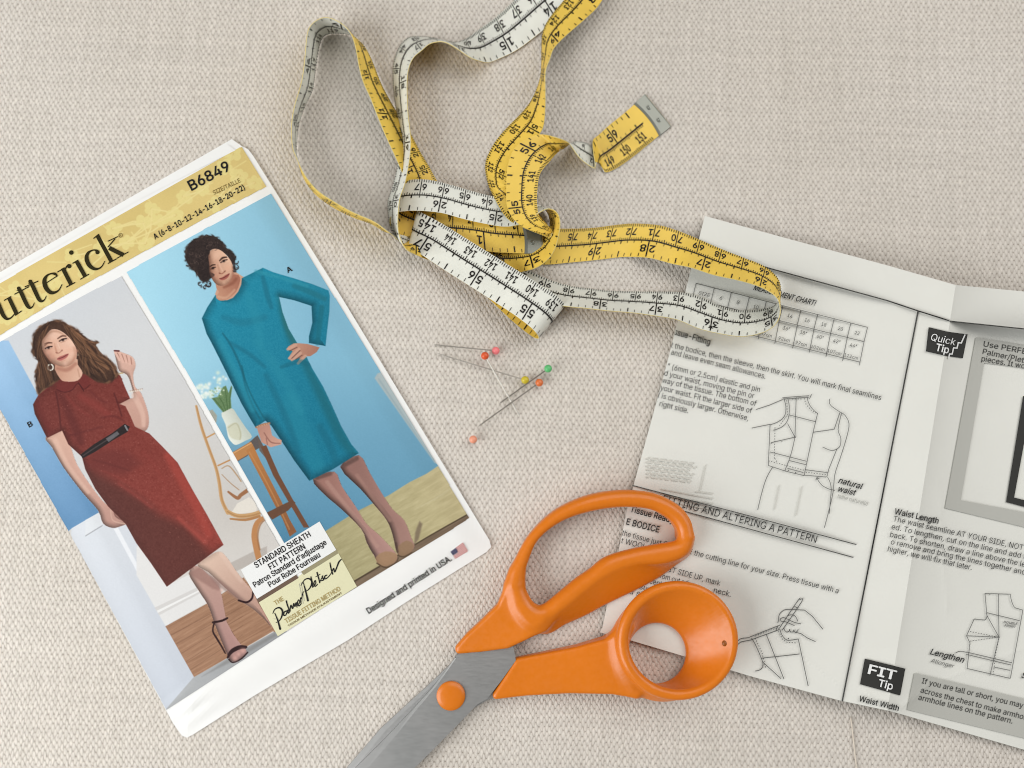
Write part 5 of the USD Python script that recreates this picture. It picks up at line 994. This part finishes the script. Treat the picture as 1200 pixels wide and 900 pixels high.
# ------------------------------------------------------------------ the scissors
S0 = thing('scissors', 'large fabric scissors with orange plastic handles and grey steel blades, slightly open', 'scissors', at([(600, 770)], 0.0)[0])
kq = crop(400, 550, 2.4)
class Field:
    """Distance field in millimetres on a box, meshed by surface nets."""
    def __init__(self, lo, hi, h):
        self.lo, self.h = np.array(lo, float), h
        n = np.ceil((np.array(hi) - self.lo) / h).astype(int) + 1
        self.d = np.full(n, 9.0); self.n = n
    def _box(self, lo, hi):
        a = np.clip(np.floor((lo - self.lo) / self.h).astype(int), 0, self.n - 1); b = np.clip(np.ceil((hi - self.lo) / self.h).astype(int) + 1, 1, self.n)
        sl = tuple(slice(p, q) for p, q in zip(a, b))
        g = np.stack(np.meshgrid(*[self.lo[i] + self.h * np.arange(a[i], b[i]) for i in range(3)], indexing='ij'), -1)
        return sl, g
    def cone(self, a, b, ra, rb, into=None):
        a, b = np.array(a, float), np.array(b, float); m = max(ra, rb) + 5
        sl, g = self._box(np.minimum(a, b) - m, np.maximum(a, b) + m)
        ab = b - a; t = np.clip(((g - a) @ ab) / max(ab @ ab, 1e-9), 0, 1)
        d = np.linalg.norm(g - a - t[..., None] * ab, axis=-1) - (ra + (rb - ra) * t)
        tgt = self.d if into is None else into
        tgt[sl] = np.minimum(tgt[sl], d)
    def slab(self, poly, z0, z1, r, into):
        x0, y0, x1, y1 = poly.bounds
        sl, g = self._box(np.array([x0 - 6, y0 - 6, -3]), np.array([x1 + 6, y1 + 6, 40]))
        inner = poly.buffer(-r); P = shapely.points(g[:, :, 0, 0], g[:, :, 0, 1]); shapely.prepare(inner)
        sd = shapely.distance(inner.boundary, P); sd = np.where(shapely.contains(inner, P), -sd, sd)[:, :, None]
        zt = z1(g[..., 0], g[..., 1]) if callable(z1) else z1
        dz = np.maximum(z0 + r - g[..., 2], g[..., 2] - (zt - r))
        d = np.minimum(np.maximum(sd, dz), 0) + np.hypot(np.maximum(sd, 0), np.maximum(dz, 0)) - r
        into[sl] = np.minimum(into[sl], d)
    def blank(self): return np.full(self.n, 9.0)
    def merge(self, other, k):
        h = np.clip(0.5 + 0.5 * (other - self.d) / k, 0, 1)
        self.d = other * (1 - h) + self.d * h - k * h * (1 - h)
    def mesh(self, smooth=6):
        d = self.d; n = self.n; ins = d < 0
        corners = [(i, j, k) for i in (0, 1) for j in (0, 1) for k in (0, 1)]
        sub = lambda a, o: a[o[0]:n[0] - 1 + o[0], o[1]:n[1] - 1 + o[1], o[2]:n[2] - 1 + o[2]]
        cnt = sum(sub(ins, c).astype(int) for c in corners); act = (cnt > 0) & (cnt < 8)
        acc = np.zeros(act.shape + (3,)); num = np.zeros(act.shape)
        for c in corners:
            for ax in range(3):
                if c[ax]: continue
                e = list(c); e[ax] = 1; d0, d1 = sub(d, c), sub(d, e); cr = (d0 < 0) != (d1 < 0)
                t = np.where(cr, d0 / np.where(cr, d0 - d1, 1), 0)
                for m in range(3): acc[..., m] += np.where(cr, c[m] + (t if m == ax else 0), 0)
                num += cr
        idx = -np.ones(act.shape, int); idx[act] = np.arange(act.sum()); pos = np.argwhere(act)
        v = (pos + acc[act] / num[act][:, None]) * self.h + self.lo
        F = []
        for ax in range(3):
            b_, c_ = (ax + 1) % 3, (ax + 2) % 3
            sl0 = [slice(1, n[i] - 1) for i in range(3)]; sl0[ax] = slice(0, n[ax] - 1); sl1 = list(sl0); sl1[ax] = slice(1, n[ax])
            i0, i1 = ins[tuple(sl0)], ins[tuple(sl1)]; at_ = np.argwhere(i0 != i1) + [0 if i == ax else 1 for i in range(3)]
            up = i0[i0 != i1]
            q = []
            for o in ((0, 0), (-1, 0), (-1, -1), (0, -1)):
                p = at_.copy(); p[:, b_] += o[0]; p[:, c_] += o[1]; q.append(idx[p[:, 0], p[:, 1], p[:, 2]])
            q = np.stack(q, 1); q[~up] = q[~up][:, ::-1]; F.append(q)
        q = np.vstack(F); f = np.vstack([q[:, [0, 1, 2]], q[:, [0, 2, 3]]])
        m = trimesh.Trimesh(v, f, process=False)
        e = m.edges_unique; deg = np.bincount(e.ravel(), minlength=len(v)).astype(float)[:, None]; v = v.copy()
        for it in range(2 * smooth):
            s = np.zeros_like(v); np.add.at(s, e[:, 0], v[e[:, 1]]); np.add.at(s, e[:, 1], v[e[:, 0]])
            v += (0.5 if it % 2 == 0 else -0.52) * (s / deg - v)
        return trimesh.Trimesh(v, f, process=False)
mm = lambda px, z: at(px, z / 1000.0) * 1000.0
def plastic_look():
    c = srgb(222, 121, 26) * 0.92
    return mat('orange_plastic', {'g': ('geometry', {}), 'n': ('noise_texture', {'scale': 35.0, 'detail': 4.0}), 'r': ('rgb_ramp', {'ramp': [(0.3, tuple(c * 0.95)), (0.7, tuple(c * 1.03))]}),
        'n2': ('noise_texture', {'scale': 420.0, 'detail': 3.0}), 'rr': ('map_range', {'from_min': 0.35, 'from_max': 0.75, 'to_min': 0.26, 'to_max': 0.4}), 'bp': ('bump', {'strength': 0.15, 'distance': 0.00005}),
        'p': ('principled_bsdf', {'specular_ior_level': 0.45, 'subsurface_weight': 0.0})},
        [('g.position', 'n.vector'), ('g.position', 'n2.vector'), ('n.fac', 'r.fac'), ('r.color', 'p.base_color'), ('n2.fac', 'rr.value'), ('rr.result', 'p.roughness'), ('n2.fac', 'bp.height'), ('bp.normal', 'p.normal')])
M['orange'] = plastic_look()
def steel_look():
    return mat('brushed_steel', {'g': ('geometry', {}), 'm': ('mapping', {'rotation': (0, 0, math.radians(-47)), 'scale': (1.0, 6.0, 1.0)}), 'n': ('noise_texture', {'scale': 260.0, 'detail': 3.0}),
        'rr': ('map_range', {'from_min': 0.3, 'from_max': 0.7, 'to_min': 0.46, 'to_max': 0.52}), 'n2': ('noise_texture', {'scale': 45.0, 'detail': 4.0}),
        'r': ('rgb_ramp', {'ramp': [(0.3, tuple(srgb(168, 169, 168))), (0.7, tuple(srgb(180, 179, 178)))]}),
        'p': ('principled_bsdf', {'metallic': 1.0})},
        [('g.position', 'm.vector'), ('m.vector', 'n.vector'), ('n.fac', 'rr.value'), ('rr.result', 'p.roughness'), ('g.position', 'n2.vector'), ('n2.fac', 'r.fac'), ('r.color', 'p.base_color')])
M['steel'] = steel_look()

# --- finger handle: a long loop whose lower bar flares outwards
outer = [(592, 687), (597, 669), (604, 654), (621, 625), (650, 598), (687, 581), (725, 574), (762, 577), (792, 590), (808, 608), (814, 629)]
hole_o = [(614.5, 684), (615, 674), (618, 661), (630, 634), (655, 613), (687, 600.5), (727, 594.5), (763, 597), (784, 608.5), (793, 620), (794, 629)]
hole_l = [(794, 629), (786, 641), (758, 646), (733, 650), (704, 660), (687, 672), (669, 685), (646, 704), (633, 711), (622, 708.5), (615, 696), (614.5, 684)]
crest = [(814, 629), (808, 644), (788, 652.5), (756, 656.5), (730, 663.5), (708, 677), (692, 689), (668, 708), (647, 725), (628, 738), (606, 720), (592, 687)]
lower = [(814, 632), (809, 648), (797, 657), (775, 674), (750, 688), (729, 698), (712, 706), (690, 717), (666, 728), (640, 741), (606, 722), (592, 687)]
F1 = Field([*(mm([(522, 790)], 8)[0][:2] - 4), -1.0], [*(mm([(826, 562)], 8)[0][:2] + 4), 17.0], 0.55)
oi, hi_ = spline(outer, 7), spline(hole_o, 7)
bar = F1.blank(); wall = F1.blank(); shank = F1.blank()
zt = np.interp(np.arange(len(oi)), [0, 20, len(oi)], [9.0, 10.2, 10.6])
for o, h, z in zip(oi, hi_, zt):
    a, b = mm([o], z)[0], mm([h], z)[0]; c = (a + b) / 2; r = np.linalg.norm((a - b)[:2]) / 2 * 1.0
    F1.cone([c[0], c[1], 4.6], [c[0], c[1], z], r * 0.96, r, bar)
hl, cr, lo = spline(hole_l, 7), spline(crest, 7), spline(lower, 7)
for i, (h, c_, l) in enumerate(zip(hl, cr, lo)):
    z = 10.4 - 1.4 * min(max((i - 30) / 40, 0), 1)
    a, b = mm([h], z)[0], mm([c_], z)[0]; c = (a + b) / 2; r = np.linalg.norm((a - b)[:2]) / 2
    r = min(r, 3.7)
    e = b + (a - b) / max(np.linalg.norm(a - b), 1e-6) * r; c = e
    q = mm([l], 4.0)[0]; dirn = (q - c)[:2]; L = np.linalg.norm(dirn)
    q[:2] = c[:2] + dirn * max(L - 2.2, 0) / max(L, 1e-6)
    F1.cone([c[0], c[1], z], [q[0], q[1], 3.6], r, 2.4, bar)
    a2 = a + (b - a) / max(np.linalg.norm(a - b), 1e-6) * r
    F1.cone([a2[0], a2[1], z], [c[0], c[1], z], r, r, bar)
sp = Polygon(mm([(532.5, 760), (547, 743), (562, 729), (583, 708), (592, 686), (600, 664), (613, 668), (614, 690), (622, 708), (633, 712), (646, 706), (655, 716), (640, 738), (620, 748), (596, 760), (565, 765), (533.5, 768.5)], 9.0)[:, :2])
tipc = mm([(533, 765)], 8)[0][:2]
F1.slab(sp, 3.0, lambda x, y: 7.4 + 3.6 * np.clip(np.hypot(x - tipc[0], y - tipc[1]) / 30.0, 0, 1), 1.7, shank)
F1.d = bar; F1.merge(shank, 2.4)
m1 = F1.mesh()
mb = MB(); mb.add(m1.vertices / 1000.0, m1.faces); mb.build('handle', M['orange'], S0, smooth=True, label='long orange finger loop handle')
# --- thumb handle: a funnel shaped ring on a flat shank
F2 = Field([*(mm([(560, 832)], 8)[0][:2] - 4), -1.0], [*(mm([(874, 672)], 12)[0][:2] + 4), 22.0], 0.55)
ring_f, sh2 = F2.blank(), F2.blank()
for t in np.linspace(0, 2 * math.pi, 97)[:-1]:
    c, s = math.cos(t), math.sin(t)
    zr = 14.5 + 1.5 * c
    rim = mm([(794.5 + 65 * c, 750.5 + 63.5 * s)], zr)[0]; low = mm([(769.5 + 40.5 * c, 765.5 + 42.0 * s)], 3.6)[0]
    rr = 2.2 - 0.3 * c
    F2.cone(rim, low, rr, 2.3, ring_f)
    mid = rim * 0.45 + low * 0.55; outw = np.array([c, -s, 0]) * (1.6 - 1.2 * c)
    F2.cone(rim - [0, 0, 1.0], mid + outw, rr * 0.9, 2.4, ring_f)
    F2.cone(mid + outw, low + np.array([c, -s, 0]) * 1.4, 2.4, 2.2, ring_f)
p2 = Polygon(mm([(604, 773), (618, 770), (633, 767), (675, 758), (708, 748), (724, 738), (738, 722), (742, 736), (734, 750), (731, 765), (734, 785), (744, 806), (760, 816), (745, 817), (717, 813), (667, 813.5), (617, 817.5), (572, 823)], 8.0)[:, :2])
tip2 = mm([(590, 800)], 8)[0][:2]
F2.slab(p2, 1.4, lambda x, y: 6.6 + 5.2 * np.clip((np.hypot(x - tip2[0], y - tip2[1]) - 8) / 48.0, 0, 1) ** 1.2, 1.7, sh2)
F2.d = ring_f; F2.merge(sh2, 3.2)
m2 = F2.mesh()
mb = MB(); mb.add(m2.vertices / 1000.0, m2.faces); h2 = mb.build('handle', M['orange'], S0, smooth=True, label='orange thumb ring handle with a funnel shaped hole')
# small moulding mark on the ring's inner wall
mk = trimesh.creation.icosphere(2, 1.0); 
c_ = (m2.vertices / 1000.0 - [0, 0, CAM_H]) @ CAM_R; pxy = np.c_[600 + FPX * c_[:, 0] / -c_[:, 2], 450 - FPX * c_[:, 1] / -c_[:, 2]]
near = np.nonzero(np.linalg.norm(pxy - (848.3, 753.8), axis=1) < 2.5)[0]; hit = m2.vertices[near[np.argmax(m2.vertices[near, 2])]]
mk.vertices = mk.vertices * [1.25, 1.25, 0.9] + hit + [0, 0, -0.35]
mb = MB(); mb.add(mk.vertices / 1000.0, mk.faces); mb.build('mould_mark', plain('dark_mark', srgb(140, 78, 20), 0.4), h2, smooth=True, label='small dark round mark on the inner wall')
# --- blades
def plate(outline, bevel_edge, bevel_in, z0, z1, zb):
    """Flat plate from z0 to z1 (mm); from bevel_in to bevel_edge the upper face slopes down to zb."""
    mb = MB(); top = Polygon([*outline, *bevel_in[::-1]])
    v, f = tri(top); mb.add(at(v, z1 / 1000), f)
    e, n = at(bevel_edge, zb / 1000), at(bevel_in, z1 / 1000); k = len(e); i = np.arange(k - 1)
    mb.add(np.vstack([e, n]), np.c_[i, i + 1, i + 1 + k, i + k])
    ring_px = np.array([*outline, *bevel_edge[::-1]], float); zz = np.array([z1] * len(outline) + [zb] * k) / 1000
    r0 = at(ring_px, zz); r1 = r0.copy(); r1[:, 2] = z0 / 1000; n_ = len(ring_px); a = np.arange(n_); b = (a + 1) % n_
    mb.add(np.vstack([r0, r1]), np.c_[a, b, b + n_, a + n_])
    v, f = tri(Polygon(ring_px).buffer(0)); bz = at(v, zb / 1000); bz[:, 2] = z0 / 1000; mb.add(bz, f)
    # the two end walls of the bevel
    mb.add(np.array([n[0], e[0], r1[-1], n[-1], e[-1], r1[len(outline)]]), [[0, 1, 2], [3, 4, 5]])
    return mb
# upper blade: tang under the finger handle, wide body, tapering towards its point beyond the picture
up_right = [(533.5, 769), (560, 752), (600, 748), (604.5, 774), (588, 797), (571.5, 818.5), (560, 825), (540, 845.5), (509, 877), (485, 901), (440, 948), (390, 1003), (345, 1052)]
up_edge = [(533.5, 770.5), (509, 803.5), (487, 828), (454, 863), (418, 899), (380, 941), (338, 1052)]
up_in = [(534.5, 771.5), (511, 804.5), (489.5, 830), (462, 864), (430, 901), (394, 948), (343, 1051)]
plate(up_right, up_edge, up_in, 4.3, 6.3, 6.2).build('blade', M['steel'], S0, label='upper steel blade')
lo_right = [(560, 800), (604.6, 776), (620, 790), (600, 812), (572, 820), (540, 838), (512, 852), (470, 868), (428, 905), (380, 955), (306, 1040)]
lo_edge = [(530, 776), (503, 802), (484, 819), (466, 835.5), (447, 853), (408, 898), (370, 943), (300, 1036)]
lo_in = [(533, 777), (507, 803), (488, 821), (470, 838), (452, 856), (414, 902), (376, 948), (303, 1038)]
plate(lo_right, lo_edge, lo_in, 2.0, 3.9, 3.78).build('blade', M['steel'], S0, label='lower steel blade showing as a strip beside the upper one')
# --- pivot cap
prof = [(0.0, 8.1), (2.0, 8.05), (4.0, 7.85), (5.2, 7.5), (5.75, 7.0), (5.9, 6.3), (5.9, 1.5), (0.0, 1.5)]
ctr = mm([(528.2, 816.2)], 7.5)[0]; cap = trimesh.creation.revolve(np.array(prof)[::-1], sections=48)
mb = MB(); mb.add((cap.vertices + [ctr[0], ctr[1], 0]) / 1000.0, cap.faces); mb.build('pivot_cap', M['orange'], S0, smooth=35, label='round orange cap over the pivot')

# ------------------------------------------------------------------ pins
M['pin_steel'] = plain('pin_steel', srgb(182, 178, 170), 0.3, 0.5, 0.9)
def pin(label, col, head, hz, tip, tz, entry=None):
    h3, t3 = at([head], hz)[0], at([tip], tz)[0]
    o = thing('dressmaking_pin', label, 'pin', (h3[0], h3[1], 0), group='pins scattered between the envelope and the scissors')
    s = trimesh.creation.icosphere(3, 0.0017); mb = MB(); mb.add(s.vertices + h3, s.faces)
    mb.build('head', mat('pin_head_%d_%d_%d' % col, {'p': ('principled_bsdf', {'base_color': tuple(srgb(*col) * 0.92), 'roughness': 0.22, 'specular_ior_level': 0.5})}, []), o, smooth=True)
    d = (t3 - h3); L = np.linalg.norm(d); d /= L; x = np.cross(d, [0, 0, 1]); x /= np.linalg.norm(x) + 1e-12; y = np.cross(d, x)
    th = np.arange(8) * math.pi / 4; mb = MB(); rows = []
    for t, r in ((0.0, 0.00029), (0.9, 0.00027), (0.985, 0.00014), (1.0, 0.00002)): rows.append(h3 + d * L * t + r * (np.cos(th)[:, None] * x + np.sin(th)[:, None] * y))
    v = np.vstack(rows); a = np.arange(8); b = (a + 1) % 8
    for r in range(3): mb.add(v, np.c_[r * 8 + a, r * 8 + b, (r + 1) * 8 + b, (r + 1) * 8 + a])
    mb.build('shaft', M['pin_steel'], o, smooth=True)
pin('pin with a dark orange red head, its shaft crossing another pin', (224, 92, 48), (568.3, 417), 0.0046, (609, 487), 0.0010)
pin('pin with a pink head beside the orange red one', (255, 136, 140), (581, 411), 0.0022, (508, 404), 0.0005)
pin('pin with a mustard yellow head and a long shaft towards the envelope', (208, 188, 52), (615.3, 445.3), 0.0024, (512, 414), 0.0009)
pin('pin with a green head', (96, 190, 118), (642.3, 432), 0.0040, (585, 473), 0.0006)
pin('pin with a tan orange head below the green one', (224, 118, 62), (632, 448.4), 0.0030, (560, 500), 0.0028)
pin('pin with a pale peach head alone near the envelope edge', (240, 160, 130), (554.5, 515), 0.0030, (553.5, 514.2), -0.004)

# ------------------------------------------------------------------ loose thread below the sheet
pts = spline([(997, 841, 0.7), (998.5, 852, 0.9), (1000, 866, 0.8), (1001.5, 880, 0.9), (1003, 893, 0.8), (1006, 915, 0.6)], 8)
c3 = at(pts[:, :2], 0.0004 + 0.0003 * pts[:, 2]); th = np.arange(6) * math.pi / 3; mb = MB()
rows = [p + 0.0003 * np.c_[np.cos(th), np.zeros(6), np.sin(th) * 0.8] for p in c3]; v = np.vstack(rows); a = np.arange(6); b = (a + 1) % 6
for r in range(len(c3) - 1): mb.add(v, np.c_[r * 6 + a, r * 6 + b, (r + 1) * 6 + b, (r + 1) * 6 + a])
tag(mb.build('loose_thread', plain('cream_thread', srgb(214, 204, 190), 0.9, 0.1), smooth=True), 'short cream thread lying on the cloth below the instruction sheet', 'thread')
